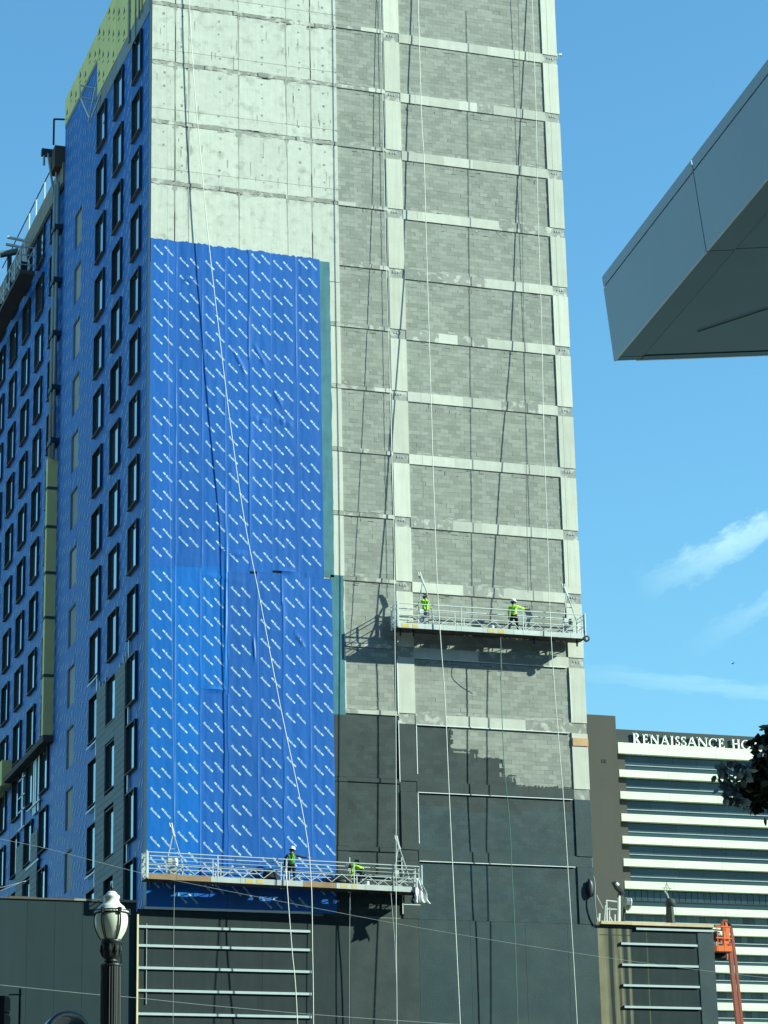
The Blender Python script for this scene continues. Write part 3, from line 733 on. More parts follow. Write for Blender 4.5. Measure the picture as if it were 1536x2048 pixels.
# ------------------------------------------------------------------ swing stages
def swing_stage(label, x0, x1, z0, z1, hooks, wheel, brown):
    L = x1 - x0; zz = lambda x: z0 + (z1 - z0) * (x - x0) / L
    YF, YB = -1.17, -.28
    t = thing('swing_stage', label, 'work platform', (x0, YF, z0), 'suspended work platforms on the tower front')
    def bar(a, c_, r, name, mat='alu', n=6): return MB().tube([a, c_], r, n).build(name, M[mat], t)
    def rail(y, dz, xa, xb, r, name='rail', mat='alu'): bar((xa, y, zz(xa) + dz), (xb, y, zz(xb) + dz), r, name, mat)
    # deck and its lattice towards the wall
    b_ = MB(); b_.hexa([(x0, YF + .05, zz(x0)), (x1, YF + .05, zz(x1)), (x1, -.50, zz(x1)), (x0, -.50, zz(x0)), (x0, YF + .05, zz(x0) + .05), (x1, YF + .05, zz(x1) + .05), (x1, -.50, zz(x1) + .05), (x0, -.50, zz(x0) + .05)]); b_.build('deck', M['deck'], t)
    rail(YB, .04, x0, x1, .035, 'chord', 'deck'); rail(-.50, .02, x0, x1, .03, 'chord', 'deck')
    n = int(L / .36)
    for i in range(n):
        a = x0 + L * i / n; c_ = x0 + L * (i + 1) / n
        if i % 8 in (3, 4, 5): 
            MB().hexa([(a, -.50, zz(a) + .02), (c_, -.50, zz(c_) + .02), (c_, YB, zz(c_) + .02), (a, YB, zz(a) + .02), (a, -.50, zz(a) + .05), (c_, -.50, zz(c_) + .05), (c_, YB, zz(c_) + .05), (a, YB, zz(a) + .05)]).build('deck_plate', M['deck'], t); continue
        ya, yb = (-.50, YB) if i % 2 else (YB, -.50)
        bar((a, ya, zz(a) + .03), (c_, yb, zz(c_) + .03), .018, 'lattice_bar', 'deck', 4)
    # side beam in sections
    x = x0; i = 0
    while x < x1 - .05:
        x2 = min(x1, x + (1.55 if i % 2 else 1.35)); 
        if x1 - x2 < .4: x2 = x1
        mt = 'toe_brown' if i in brown else 'toe'
        MB().hexa([(x + .006, YF, zz(x)), (x2 - .006, YF, zz(x2)), (x2 - .006, YF + .05, zz(x2)), (x + .006, YF + .05, zz(x)), (x + .006, YF, zz(x) + .24), (x2 - .006, YF, zz(x2) + .24), (x2 - .006, YF + .05, zz(x2) + .24), (x + .006, YF + .05, zz(x) + .24)]).build('side_beam', M[mt], t)
        if i % 3 == 0 and mt == 'toe':
            s = x + (x2 - x) * .15
            for q in ((0, .52) if x2 - x > 1.2 else ()):
                MB().box(s + q, s + q + rnd.uniform(.22, .4), YF - .006, YF - .001, zz(s) + .03, zz(s) + .20).build('sticker', M['sticker'], t)
        x = x2; i += 1
    x = x0 + .1                                  # low boards along the wall side
    while x < x1 - .1:
        x2 = min(x1 - .08, x + 2.9)
        MB().hexa([(x, YB + .035, zz(x) + .02), (x2 - .02, YB + .035, zz(x2) + .02), (x2 - .02, YB + .06, zz(x2) + .02), (x, YB + .06, zz(x) + .02), (x, YB + .035, zz(x) + .42), (x2 - .02, YB + .035, zz(x2) + .42), (x2 - .02, YB + .06, zz(x2) + .42), (x, YB + .06, zz(x) + .42)]).build('wall_side_board', M['slab'], t); x = x2
    # guard rails, posts, braces
    for y in (YF + .02, YB):
        rail(y, 1.18, x0, x1, .027); rail(y, .62, x0, x1, .022); rail(y, .85, x0, x1, .014)
    n = max(3, round(L / 3.0))
    for i in range(n + 1):
        x = x0 + .06 + (L - .12) * i / n
        for y in (YF + .02, YB):
            bar((x, y, zz(x)), (x, y, zz(x) + 1.2), .03, 'post')
            if 0 < i < n: bar((x + .13, y, zz(x)), (x + .13, y, zz(x) + .66), .025, 'post')
        if i < n:
            for y, r in ((YF + .02, .017), (YB, .015)):
                k = 6; xa = x + .2; w = ((L - .12) / n - .3) / k
                for q in range(k):
                    up = q % 2 == 0
                    bar((xa + q * w, y, zz(xa) + (.25 if up else .62)), (xa + (q + 1) * w, y, zz(xa) + (.62 if up else .25)), r, 'brace')
    for x in (x0, x1):                           # end gates
        for dz in (.3, .62, 1.0, 1.18): bar((x, YF, zz(x) + dz), (x, YB, zz(x) + dz), .024, 'end_rail')
        bar((x, YF, zz(x) + .05), (x, YF, zz(x) + 1.25), .04, 'end_post'); bar((x, YB, zz(x) + .05), (x, YB, zz(x) + 1.25), .035, 'end_post')
        bar((x, -.76, zz(x) + .05), (x, -.76, zz(x) + 1.2), .03, 'end_post')
    for (hx, hz, lean) in hooks:                 # stirrups with hoists
        ym = -.78; top = Vector((hx, ym, hz - .28))
        for (dx) in (-.36, .36):
            bar((hx + dx, YF + .12, zz(hx) + .05), (hx + dx, YF + .12, zz(hx) + .75), .032, 'stirrup_leg')
            MB().tube([(hx + dx, YF + .12, zz(hx) + .75), (hx + dx * .35, ym - .1, hz - .75), top], .03, 6).build('stirrup_leg', M['alu_d'], t)
        bar((hx - .2, ym - .1, hz - 1.0), (hx + .2, ym - .1, hz - 1.0), .02, 'stirrup_tie', 'alu_d')
        h = MB(); h.tube([top + Vector((.06, 0, -.16)), top, top + Vector((lean, 0, .30))], .062, 6); h.build('hook_arm', M['alu'], t)
        h = MB(); 
        for s in (-.05, .05): h.tube([top + Vector((lean + s, 0, .16)), top + Vector((lean * 1.8 + s, 0, .46))], .028, 5)
        h.build('hook', M['alu'], t)
        m_ = MB(); m_.box(hx - .17, hx + .17, ym - .2, ym + .14, zz(hx) + .28, zz(hx) + .62); m_.build('hoist', M['alu_d'], t)
        m_ = MB(); m_.lathe([(0, 0), (.10, 0), (.11, .05), (.11, .26), (.08, .32), (0, .34)], 12, (hx + .06, ym - .22, zz(hx) + .66)); m_.build('hoist_motor', M['cloth' if x0 < 5 and hx < 5 else 'signgrey'], t, True)
        MB().box(hx - .3, hx - .1, ym - .3, ym - .1, zz(hx) + .7, zz(hx) + .98).build('control_box', M['toe'], t)
    for x in (x0 + .25, x0 + .9, x1 - .3, x1 - 1.6, x1 - 2.5):
        bar((x, -.8, zz(x) - .02), (x, -.8, zz(x) - .30), .05, 'caster_stem', 'black')
    if wheel:
        w = MB(); cx, cz = wheel
        for k in range(16): pass
        w.tube([(cx, YF - .04, cz), (cx, YF + .04, cz)], .155, 16); w.build('wall_roller', M['rubber'], t)
        MB().tube([(cx, YF - .05, cz), (cx, YF + .05, cz)], .07, 12).build('roller_hub', M['alu_d'], t)
        bar((cx - .1, YF, cz + .4), (cx, YF, cz), .025, 'roller_arm', 'black')
    for x in [x0 + L * q for q in (.16, .33, .55, .78)]:
        if brown: continue
    return t, zz
ST1, zl = swing_stage('lower swing stage with brown boards hanging across the blue membrane', -.26, 12.5, 21.30, 21.10, [(1.02, 23.70, -.07), (11.55, 23.55, -.07)], (12.1, 20.75), (0, 1, 5))
ST2, zu = swing_stage('upper swing stage hanging in front of the bare block wall', 11.62, 21.08, 33.46, 33.52, [(13.05, 36.16, -.10), (20.36, 36.10, -.10)], (21.12, 33.52), ())

# ------------------------------------------------------------------ people
def person(label, loc, rotz, J, mats, helmet=True, vest='hv', scale=1.0, bag=False):
    """J: joint positions, facing +y, feet at z=0."""
    t = thing('person', label, 'person', loc, None, rotz)
    names = ['pelvis', 'waist', 'chest', 'neck', 'head', 'crown', 'shL', 'elL', 'wrL', 'haL', 'shR', 'elR', 'wrR', 'haR', 'hipL', 'knL', 'anL', 'toL', 'hipR', 'knR', 'anR', 'toR']
    rad = dict(pelvis=.15, waist=.135, chest=.155, neck=.06, head=.095, crown=.085, shL=.075, elL=.052, wrL=.038, haL=.04, hipL=.10, knL=.068, anL=.05, toL=.045)
    E = [('pelvis', 'waist'), ('waist', 'chest'), ('chest', 'neck'), ('neck', 'head'), ('head', 'crown')]
    for s in 'LR': E += [('chest', 'sh' + s), ('sh' + s, 'el' + s), ('el' + s, 'wr' + s), ('wr' + s, 'ha' + s), ('pelvis', 'hip' + s), ('hip' + s, 'kn' + s), ('kn' + s, 'an' + s), ('an' + s, 'to' + s)]
    me = bpy.data.meshes.new('person_skeleton'); me.from_pydata([Vector(J[n]) * scale for n in names], [(names.index(a), names.index(b)) for a, b in E], [])
    o = bpy.data.objects.new('person_skeleton', me); COL.objects.link(o)
    o.modifiers.new('skin', 'SKIN'); sv = me.skin_vertices[0].data
    for i, n in enumerate(names):
        r = rad.get(n) or rad[n[:-1] + 'L']; fl = .78 if n in ('pelvis', 'waist', 'chest') else 1
        sv[i].radius = (r * scale, r * fl * scale); sv[i].use_root = (i == 0)
    md = o.modifiers.new('sub', 'SUBSURF'); md.levels = 2; md.render_levels = 2
    dg = bpy.context.evaluated_depsgraph_get(); bm2 = bpy.data.meshes.new_from_object(o.evaluated_get(dg)); bm2.name = 'body'
    bpy.data.objects.remove(o)
    bm2.materials.clear()
    for x in (mats['shirt'], mats['trousers'], 'skin', 'black'): bm2.materials.append(M[x])
    P = {n: Vector(J[n]) * scale for n in names}
    segs = [(a, b, P[a], P[b]) for a, b in E]
    kinds = {}
    for a, b in E:
        if a in ('pelvis',) and b.startswith('hip') or a.startswith('hip') or a.startswith('kn'): kinds[(a, b)] = 1
        elif a.startswith('an'): kinds[(a, b)] = 3
        elif a in ('neck', 'head') or a.startswith('wr'): kinds[(a, b)] = 2
        else: kinds[(a, b)] = 0
    tor = []
    for f in bm2.polygons:
        c_ = f.center; best = None
        for a, b, p, q in segs:
            d = q - p; u = max(0, min(1, (c_ - p).dot(d) / max(1e-6, d.length_squared))); e = (c_ - p - d * u).length
            if best is None or e < best[0]: best = (e, (a, b), u)
        k = kinds[best[1]]
        if best[1] == ('pelvis', 'waist') and best[2] < .45: k = 1
        f.material_index = k; f.use_smooth = True
        if best[1] in (('pelvis', 'waist'), ('waist', 'chest')) or (best[1][0] == 'chest' and best[1][1] in ('shL', 'shR') and best[2] < .85) or (best[1] == ('chest', 'neck') and best[2] < .4): tor.append(f.index)
    body = bpy.data.objects.new('body', bm2); COL.objects.link(body); body.parent = t
    # five fingers on each hand, in the same skin
    fg = MB()
    for s in 'LR':
        w, h = P['wr' + s], P['ha' + s]; d = (h - w).normalized(); sd = d.cross(Vector((0, 1, .2))).normalized()
        for i in range(4):
            b0 = h + sd * (.014 * (i - 1.5)) * 1.6; fg.tube([b0, b0 + d * (.05 + .008 * (1.5 - abs(i - 1.5))), b0 + d * .085 + Vector((0, .02, 0))], [.011, .010, .007], 5)
        fg.tube([w + d * .04, w + d * .06 + sd * .05, w + d * .1 + sd * .055], [.013, .012, .008], 5)
    fb = bpy.data.objects.new('fingers', fg.mesh('fingers', M['skin'])); COL.objects.link(fb); fb.parent = body
    # vest: the torso's surface lifted off the body
    if vest:
        vb = MB(); idx = {}
        for fi in tor:
            f = bm2.polygons[fi]; ids = []
            for v in f.vertices:
                if v not in idx: idx[v] = len(vb.v); co = bm2.vertices[v]; vb.v.append(tuple(co.co + co.normal * .014))
                ids.append(idx[v])
            vb.f.append(tuple(ids)); vb.m.append(0)
        v = bpy.data.objects.new('vest', vb.mesh('vest', M[vest], smooth=True)); COL.objects.link(v); v.parent = t
        # reflective braces
        rb = MB(); up = (P['neck'] - P['waist']).normalized()
        for s in ('L', 'R'):
            p0 = P['waist'].lerp(P['sh' + s], .1); back = Vector((0, -.125, 0)) if abs(up.z) > .6 else Vector((0, -.03, .15))
            rb.tube([p0.lerp(P['waist'], .3) + back, P['chest'].lerp(P['sh' + s], .5) + back * 1.05, P['neck'].lerp(P['sh' + s], .5) + Vector((0, 0, .02))], .018, 4)
        r_ = bpy.data.objects.new('harness', rb.mesh('harness', M[mats.get('harness', 'hv_shade')])); COL.objects.link(r_); r_.parent = t
    # face and hair
    up = (P['crown'] - P['neck']).normalized(); fw = Vector(J.get('face', (0, 1, 0))).normalized(); hd = P['head']
    fc = MB(); sd = fw.cross(up).normalized()
    fc.tube([hd + fw * .085 + up * .02, hd + fw * .115 - up * .015], [.012, .017], 6)
    for q in (-1, 1): fc.tube([hd + sd * (.092 * q) - up * .02, hd + sd * (.097 * q) + up * .03], .018, 6)
    f_ = bpy.data.objects.new('nose_and_ears', fc.mesh('nose_and_ears', M['skin'])); COL.objects.link(f_); f_.parent = body
    ey = MB()
    for q in (-1, 1): ey.tube([hd + fw * .09 + sd * (.032 * q) + up * .025, hd + fw * .097 + sd * (.032 * q) + up * .025], .011, 6)
    ey.tube([hd + fw * .092 - up * .045 - sd * .025, hd + fw * .092 - up * .045 + sd * .025], .007, 5)
    e_ = bpy.data.objects.new('eyes_and_mouth', ey.mesh('eyes_and_mouth', M['black'])); COL.objects.link(e_); e_.parent = body
    q = up.to_track_quat('Z', 'Y').to_matrix()
    hm = MB(); hm.lathe([(.094, -.05), (.108, 0), (.112, .03), (.10, .08), (.06, .115), (0, .125)], 14)
    hb = bpy.data.objects.new('hair', hm.mesh('hair', M['black'], smooth=True)); COL.objects.link(hb); hb.parent = t
    hb.location = hd + up * .0 - fw * .012; hb.rotation_euler = q.to_euler()
    if helmet:
        hm = MB(); hm.lathe([(.165, .0), (.17, .012), (.135, .018), (.132, .05), (.118, .105), (.075, .15), (0, .165)], 18)
        hm.tube([Vector((0, -.05, .15)), Vector((0, .05, .15))], .025, 6)
        h_ = bpy.data.objects.new('helmet', hm.mesh('helmet', M['helmet'], smooth=True)); COL.objects.link(h_); h_.parent = t
        h_.location = hd + up * .035; h_.rotation_euler = q.to_euler()
    return t
def stand(**k):
    J = dict(pelvis=(0, 0, .95), waist=(0, .01, 1.10), chest=(0, .02, 1.32), neck=(0, .02, 1.50), head=(0, .04, 1.62), crown=(0, .04, 1.72),
             shL=(-.19, .02, 1.42), elL=(-.25, .05, 1.14), wrL=(-.24, .22, .98), haL=(-.23, .28, .95), shR=(.19, .02, 1.42), elR=(.25, .05, 1.14), wrR=(.24, .22, .98), haR=(.23, .28, .95),
             hipL=(-.10, 0, .90), knL=(-.12, .05, .50), anL=(-.13, 0, .09), toL=(-.15, .17, .045), hipR=(.10, 0, .90), knR=(.12, .05, .50), anR=(.13, 0, .09), toR=(.15, .17, .045))
    J.update(k); return J
# upper stage, left: back turned, no helmet visible, reaching to the wall
person('worker in lime shirt and dark cap behind the left stirrup of the upper stage', (13.14, -.80, zu(13.1) + .05), R(12), stand(elL=(-.33, .16, 1.22), wrL=(-.30, .36, 1.20), haL=(-.29, .43, 1.22)), dict(shirt='hv', trousers='shirtdark'), helmet=False, vest='hv')
# upper stage, right: striding, arm out to the right
person('worker in white helmet and lime vest holding a tool, right half of the upper stage', (17.60, -.78, zu(17.6) + .05), R(-20),
       stand(elR=(.40, .14, 1.36), wrR=(.56, .30, 1.40), haR=(.62, .34, 1.42), knL=(-.20, .06, .52), anL=(-.30, -.08, .10), toL=(-.33, .08, .045), knR=(.16, .10, .50), anR=(.20, .04, .09), toR=(.24, .20, .045)),
       dict(shirt='hv', trousers='navy'), vest='hv')
# lower stage, standing with one arm stretched to the right
person('worker in white helmet and dark shirt with arm stretched out, middle of the lower stage', (6.46, -.80, zl(6.4) + .05), R(-25),
       stand(shR=(.20, .04, 1.40), elR=(.46, .12, 1.32), wrR=(.70, .20, 1.30), haR=(.78, .23, 1.29), elL=(-.30, -.02, 1.14), wrL=(-.34, .06, .90), haL=(-.34, .09, .83), head=(.03, .05, 1.62), crown=(.03, .05, 1.72)),
       dict(shirt='shirtdark', trousers='navy', harness='hv'), vest='hv_shade')
# lower stage, bending over towards the left
person('worker bending over in a lime shirt and white helmet on the lower stage', (9.72, -.78, zl(9.7) + .05), R(62),
       dict(pelvis=(0, -.12, .86), waist=(0, -.02, .98), chest=(0, .20, 1.10), neck=(0, .38, 1.12), head=(0, .50, 1.10), crown=(0, .58, 1.17),
            shL=(-.19, .28, 1.08), elL=(-.24, .36, .82), wrL=(-.18, .46, .62), haL=(-.17, .49, .55), shR=(.19, .28, 1.08), elR=(.25, .38, .84), wrR=(.20, .50, .66), haR=(.19, .54, .60),
            hipL=(-.10, -.12, .82), knL=(-.13, .06, .47), anL=(-.13, -.06, .09), toL=(-.14, .10, .045), hipR=(.10, -.12, .82), knR=(.13, .06, .47), anR=(.13, -.06, .09), toR=(.14, .10, .045), face=(0, .8, -.6)),
       dict(shirt='hv', trousers='navy'), vest='hv')
# things on the stages
def lump(name, label, cat, c, r, mat, seed, sub=2):
    b = MB(); n = 14; k = 8
    for j in range(k + 1):
        ph = math.pi * j / k
        for i in range(n):
            th = 2 * math.pi * i / n; d = Vector((math.sin(ph) * math.cos(th), math.sin(ph) * math.sin(th), math.cos(ph)))
            s = 1 + .28 * noise.noise(d * 2.2 + Vector((seed, 0, 0))); b.v.append((c[0] + d.x * r[0] * s, c[1] + d.y * r[1] * s, c[2] + d.z * r[2] * s))
    for j in range(k):
        for i in range(n):
            i2 = (i + 1) % n; b.f.append((j * n + i, (j + 1) * n + i, (j + 1) * n + i2, j * n + i2)); b.m.append(0)
    return tag(b.build(name, M[mat], None, True, at0=c), label, cat)
lump('tool_bag', 'black tool bag and hoses beside the bending worker', 'bag', (8.7, -.8, zl(8.7) + .32), (.62, .24, .27), 'black', 1)
lump('tool_sack', 'navy sack leaning on the lower stage between left end and standing worker', 'bag', (5.5, -.72, zl(5.5) + .42), (.40, .22, .36), 'navy', 2)
lump('mortar_tub', 'grey tub on the upper stage under the left rail end', 'tub', (12.35, -.8, zu(12.3) + .22), (.36, .22, .17), 'signgrey', 3)
for i, (x, zf, st) in enumerate(((9.9, zl, 'lower'), (16.35, zu, 'upper'))):
    b = MB(); b.lathe([(0, 0), (.13, 0), (.15, .32), (.155, .33), (.14, .33), (.12, .05), (0, .05)], 14, (x, -1.0, zf(x) + .055)); 
    o = b.build('bucket', M['cloth'], None, True, at0=(x, -1.0, zf(x) + .055)); tag(o, 'white bucket at the feet of the bending worker' if i == 0 else 'white bucket left of the striding worker on the upper stage', 'bucket')
for (name, lab, cat, x, z_, w, h, mat, y) in (('tool_box', 'small orange tool box under the rail of the upper stage, left of its striding worker', 'tool box', 16.75, zu, .42, .22, 'orangewood', -.62),
        ('mortar_board', 'pale plank stood on edge in the middle of the upper stage', 'plank', 14.9, zu, 1.1, .16, 'wood', -.55), ('roll_end', 'blue membrane roll lying on the lower stage left of the standing worker', 'roll', 3.6, zl, 1.15, .17, 'blue', -.62),
        ('parts_box', 'grey box on the lower stage just right of the bending worker', 'box', 10.6, zl, .40, .26, 'signgrey', -.66)):
    c_ = (x, y, z_(x) + .055); b = MB()
    if name == 'roll_end': b.tube([(x - w / 2, y, c_[2] + h / 2), (x + w / 2, y, z_(x + w / 2) + .055 + h / 2)], h / 2, 12)
    else:
        b.box(x - w / 2, x + w / 2, y - .12, y + .12, c_[2], c_[2] + h)
        if 'box' in name: b.box(x - w / 2 - .01, x + w / 2 + .01, y - .13, y + .13, c_[2] + h * .72, c_[2] + h * .80); b.tube([(x - .08, y, c_[2] + h), (x - .08, y, c_[2] + h + .06), (x + .08, y, c_[2] + h + .06), (x + .08, y, c_[2] + h)], .012, 5)
    tag(b.build({'roll_end': 'membrane_roll', 'mortar_board': 'plank'}.get(name, name), M[mat], None, at0=c_), lab, cat)
# white dust sheet hanging off the right end of the lower stage
b = MB(); n = 12
x0, z0 = 12.28, zl(12.4) + .62
for j in range(n + 1):
    for i in range(n + 1):
        u, v = i / n, j / n; w = .16 + .62 * v
        x = x0 + (u - .42) * w + .10 * noise.noise((u * 3, v * 3, 1)) + .12 * v; z = z0 - v * 1.12 + .07 * noise.noise((u * 4, v * 2, 5)); y = -1.24 - .10 * noise.noise((u * 5, v * 3, 9)) - .05 * math.sin(u * 14)
        b.v.append((x, y, z))
for j in range(n):
    for i in range(n):
        a = j * (n + 1) + i; b.f.append((a, a + 1, a + n + 2, a + n + 1)); b.m.append(0)
o = b.build('dust_sheet', M['cloth'], None, True, at0=(x0, -1.2, z0)); tag(o, 'crumpled white sheet hanging off the right end of the lower stage', 'sheet')
md = o.modifiers.new('thick', 'SOLIDIFY'); md.thickness = .01

# ------------------------------------------------------------------ ropes
def rope(name, label, pts, r, mat, cat='rope', group='ropes hanging down the tower front', n=6):
    P = [at(px, py, -d) for (px, py, d) in pts]
    # smooth the polyline
    Q = []
    for i in range(len(P) - 1):
        p0, p1, p2, p3 = P[max(i - 1, 0)], P[i], P[i + 1], P[min(i + 2, len(P) - 1)]
        for s in range(6):
            t_ = s / 6; Q.append(.5 * ((2 * p1) + (p2 - p0) * t_ + (2 * p0 - 5 * p1 + 4 * p2 - p3) * t_ ** 2 + (3 * p1 - p0 - 3 * p2 + p3) * t_ ** 3))
    Q.append(P[-1])
    b = MB().tube(Q, r, n); o = b.build(name, M[mat], None, True, at0=Q[-1]); tag(o, label, cat, group); return o
rope('safety_rope', 'white rope slanting across the blue membrane from top left', [(373, -60, .10), (378, 0, .165), (387, 150, .22), (400, 300, .28), (418, 490, .34), (455, 805, .45), (487, 1030, .55), (520, 1200, .85), (560, 1410, 1.2), (608, 1640, 1.7), (622, 1760, 1.9), (625, 1900, 2.0), (627, 2080, 2.0), (627, 2700, 2.0)], .019, 'rope')
rope('safety_rope', 'white rope falling just right of the middle column, past the left worker', [(834, -60, .06), (836, 0, .12), (843, 235, .3), (848, 320, .38), (853, 500, .5), (862, 800, .85), (868, 1000, 1.05), (875, 1180, 1.28), (882, 1290, 1.32), (890, 1400, 1.38), (897, 1560, 1.45), (905, 1730, 1.55), (921, 2060, 1.8), (945, 2600, 2.0)], .020, 'rope')
rope('safety_rope', 'white rope nearest the right edge of the tower', [(1062, -60, .05), (1064, 0, .10), (1072, 228, .33), (1075, 400, .46), (1083, 650, .66), (1087, 850, .9), (1095, 1080, 1.15), (1100, 1230, 1.3), (1107, 1350, 1.4), (1118, 1490, 1.5), (1127, 1600, 1.6), (1137, 1760, 1.65), (1155, 2060, 1.8), (1180, 2600, 2)], .018, 'rope')
rope('safety_rope', 'thin white rope straight down the narrow block bay to the lower stage', [(759, -60, 1.12), (761, 0, 1.12), (771.5, 500, 1.14), (781, 820, 1.16), (788, 1100, 1.18), (790, 1306, 1.2), (792, 1500, 1.22), (792.3, 1849, 1.24), (794, 2060, 1.24), (796, 2600, 1.3)], .016, 'rope')
rope('safety_rope', 'second thin white rope swinging out beside the narrow block bay', [(763, -40, .05), (764, 0, .10), (768, 195, .2), (772, 325, .26), (775, 500, .36), (781, 766, .55), (789, 1140, .85), (791, 1240, .95)], .011, 'rope')
rope('suspension_cable', 'dark steel cable down the right half of the wide block bays', [(1035, -40, 1.18), (1037, 33, 1.18), (1041, 260, 1.18), (1050, 780, 1.18), (1054, 1054, 1.18), (1056, 1185, 1.18)], .012, 'cable', 'cable')
rope('suspension_cable', 'thin steel cable above the left hook of the lower stage', [(333, -40, .78), (334, 200, .78), (338, 800, .78), (345, 1367, .78), (349, 1654, .78)], .006, 'wire', 'cable')
rope('suspension_cable', 'thin steel cable above the left hook of the upper stage', [(826, -40, .78), (838, 600, .78), (850, 1150, .78)], .009, 'wire', 'cable')
rope('suspension_cable', 'thin steel cable above the right hook of the upper stage', [(1090, -40, .78), (1118, 640, .78), (1138, 1175, .78)], .009, 'wire', 'cable')
rope('tail_rope', 'white rope hanging from under the standing worker on the lower stage', [(571, 1738, 1.22), (574, 1770, 1.26), (577.6, 1820, 1.28), (584, 1900, 1.28), (595, 2050, 1.28), (612, 2600, 1.3)], .020, 'rope')
rope('tail_rope', 'grey cable tail hanging below the left end of the lower stage', [(349, 1765, 1.0), (347, 1900, 1.0), (346, 2060, 1.0), (344, 2600, 1.0)], .010, 'wire', 'cable')
rope('tail_rope', 'grey cable tail hanging below the bending worker', [(700, 1780, .9), (699, 1900, .9), (699, 2060, .9), (699, 2600, .9)], .012, 'wire', 'cable')
rope('tail_rope', 'loose rope tail under the right hook of the lower stage', [(781, 1776, 1.1), (785, 1830, 1.1), (790, 1900, 1.1), (794, 2060, 1.1), (798, 2600, 1.1)], .018, 'wire')
rope('tail_rope', 'grey cable tail hanging below the middle of the upper stage', [(1001, 1266, 1.0), (1002, 1300, 1.0), (1004, 1352, .6)], .012, 'wire', 'cable')
rope('green_rope', 'green rope trailing down the dark coated wall', [(1001, 1280, .7), (1003, 1400, .7), (1009, 1537, .75), (1019, 1642, .8), (1024, 1750, .8), (1029, 1849, .8), (1036, 2060, .8), (1050, 2600, .8)], .018, 'green_rope')
rope('air_hose', 'pale hose trailing down the right edge of the tower', [(1187, 1752, .12), (1190, 1770, .15), (1190, 1800, .2), (1193, 1830, .16), (1195, 1848, .1)], .022, 'wire', 'hose', None)
lump('cable_coil', 'black coil of cable on the right edge of the dark wall', 'cable coil', at(1181, 1777, -.12), (.17, .08, .42), 'black', 6)
rope('overhead_wire', 'overhead wire sagging from the left edge across the lower stage to the boom lift', [(-60, 1664, 55), (0, 1678, 55), (97, 1698, 55), (278, 1745, 55), (410, 1773, 55), (640, 1818, 55), (859, 1859, 55), (1150, 1906, 55), (1414, 1942, 55), (1600, 1962, 55)], .0038, 'wire', 'wire', 'overhead street wires')
rope('overhead_wire', 'overhead wire crossing low behind the street lamp post', [(-60, 1963, 50), (0, 1970, 50), (180, 1988, 50), (270, 1995.5, 50), (420, 2011, 50), (640, 2030, 50), (900, 2048, 50), (1200, 2064, 50)], .006, 'wire', 'wire', 'overhead street wires')
for i, (a, c_) in enumerate((((-40, 1784), (52, 1762)), ((-40, 1797), (38, 1766)))):
    rope('overhead_wire', 'upper of two short wires in front of the wing at left edge' if i == 0 else 'lower of two short wires in front of the wing at left edge', [(a[0], a[1], 50), ((a[0] + c_[0]) / 2, (a[1] + c_[1]) / 2 + 1, 50), (c_[0], c_[1], 50)], .008, 'wire', 'wire', 'overhead street wires')

# ------------------------------------------------------------------ roof and wall hardware
# rail along the wing parapet
t = thing('roof_guard_rail', 'cable guard rail with white stanchions along the wing parapet', 'railing', (X, 24, 65.7))
for (px, py) in ((89, 383), (72, 418), (58, 452)):
    q = atx(px, py, X - .05); MB().tube([(q.x, q.y, 65.2), (q.x, q.y, 67.1)], .05).build('stanchion', M['alu'], t)
q0 = atx(103, 352, X - .05); MB().tube([(X - .05, q0.y, 67.0), (X - .05, 40, 67.0)], .035).build('guard_cable', M['cable'], t)
# outrigger at the tower corner
t = thing('roof_outrigger', 'grey outrigger frame jutting out where the wing meets the tower', 'outrigger', (X, 22.3, 65.8))
MB().box(-1.05, .5, 22.2, 22.5, 66.6, 67.0).build('beam', M['dark'], t); MB().box(-.5, .3, 21.2, 22.6, 65.5, 66.8).build('ballast_box', M['brownbeam'], t)
for a, c_ in (((-.35, 22.1, 64.2), (-.7, 22.2, 66.7)), ((-.2, 21.9, 64.2), (-.3, 22.0, 66.7)), ((-.9, 22.3, 66.0), (-.9, 22.3, 66.6))): MB().tube([a, c_], .07).build('strut', M['alu_d'], t)
for a, c_ in (((-.55, 21.4, 66.9), (-.55, 21.4, 68.5)), ((-.55, 21.4, 68.5), (.3, 21.0, 68.4))): MB().tube([a, c_], .06).build('rail', M['black'], t)
# swing stage on the wing
t = thing('wing_stage', 'swing stage seen from below, high on the left end of the wing', 'work platform', (-.9, 28, 62))
MB().box(-1.25, -.35, 27.2, 42, 61.3, 61.55).build('deck', M['brownbeam'], t)
for (y, s) in [(27.3 + 1.7 * i, i) for i in range(9)]:
    for x_ in (-1.2, -.4): MB().tube([(x_, y, 61.5), (x_, y, 63.0)], .04).build('post', M['alu'], t)
    MB().tube([(-1.2, y, 61.6), (-1.2, y + 1.5, 62.9)], .03).build('brace', M['alu'], t)
for x_ in (-1.2, -.4):
    for z in (62.2, 63.0): MB().tube([(x_, 27.2, z), (x_, 42, z)], .035).build('rail', M['alu'], t)
for z in (61.9, 62.5, 63.0): MB().tube([(-1.25, 27.25, z), (-.35, 27.25, z)], .04).build('end_rail', M['alu'], t)
for y in (28.2, 31.5, 35): MB().box(-1.1, -.6, y, y + .6, 61.6, 62.5).build('hoist', M['black'], t)
for i, (px, py, lab) in enumerate(((33, 478, 'upper white roof davit arm above the wing stage'), (30, 492, 'lower white roof davit arm above the wing stage'))):
    q = atx(px, py, -.9); t = thing('roof_davit', lab, 'davit', (q.x, q.y, 64.5), 'davits on the wing roof')
    MB().tube([(q.x + .7, q.y, q.z - .1), (q.x, q.y, q.z), (q.x - .55, q.y, q.z + .05)], .10).build('arm', M['white'], t); MB().tube([(q.x + .5, q.y, q.z - .1), (q.x + .7, q.y, q.z - 2.2)], .08).build('mast', M['white'], t)
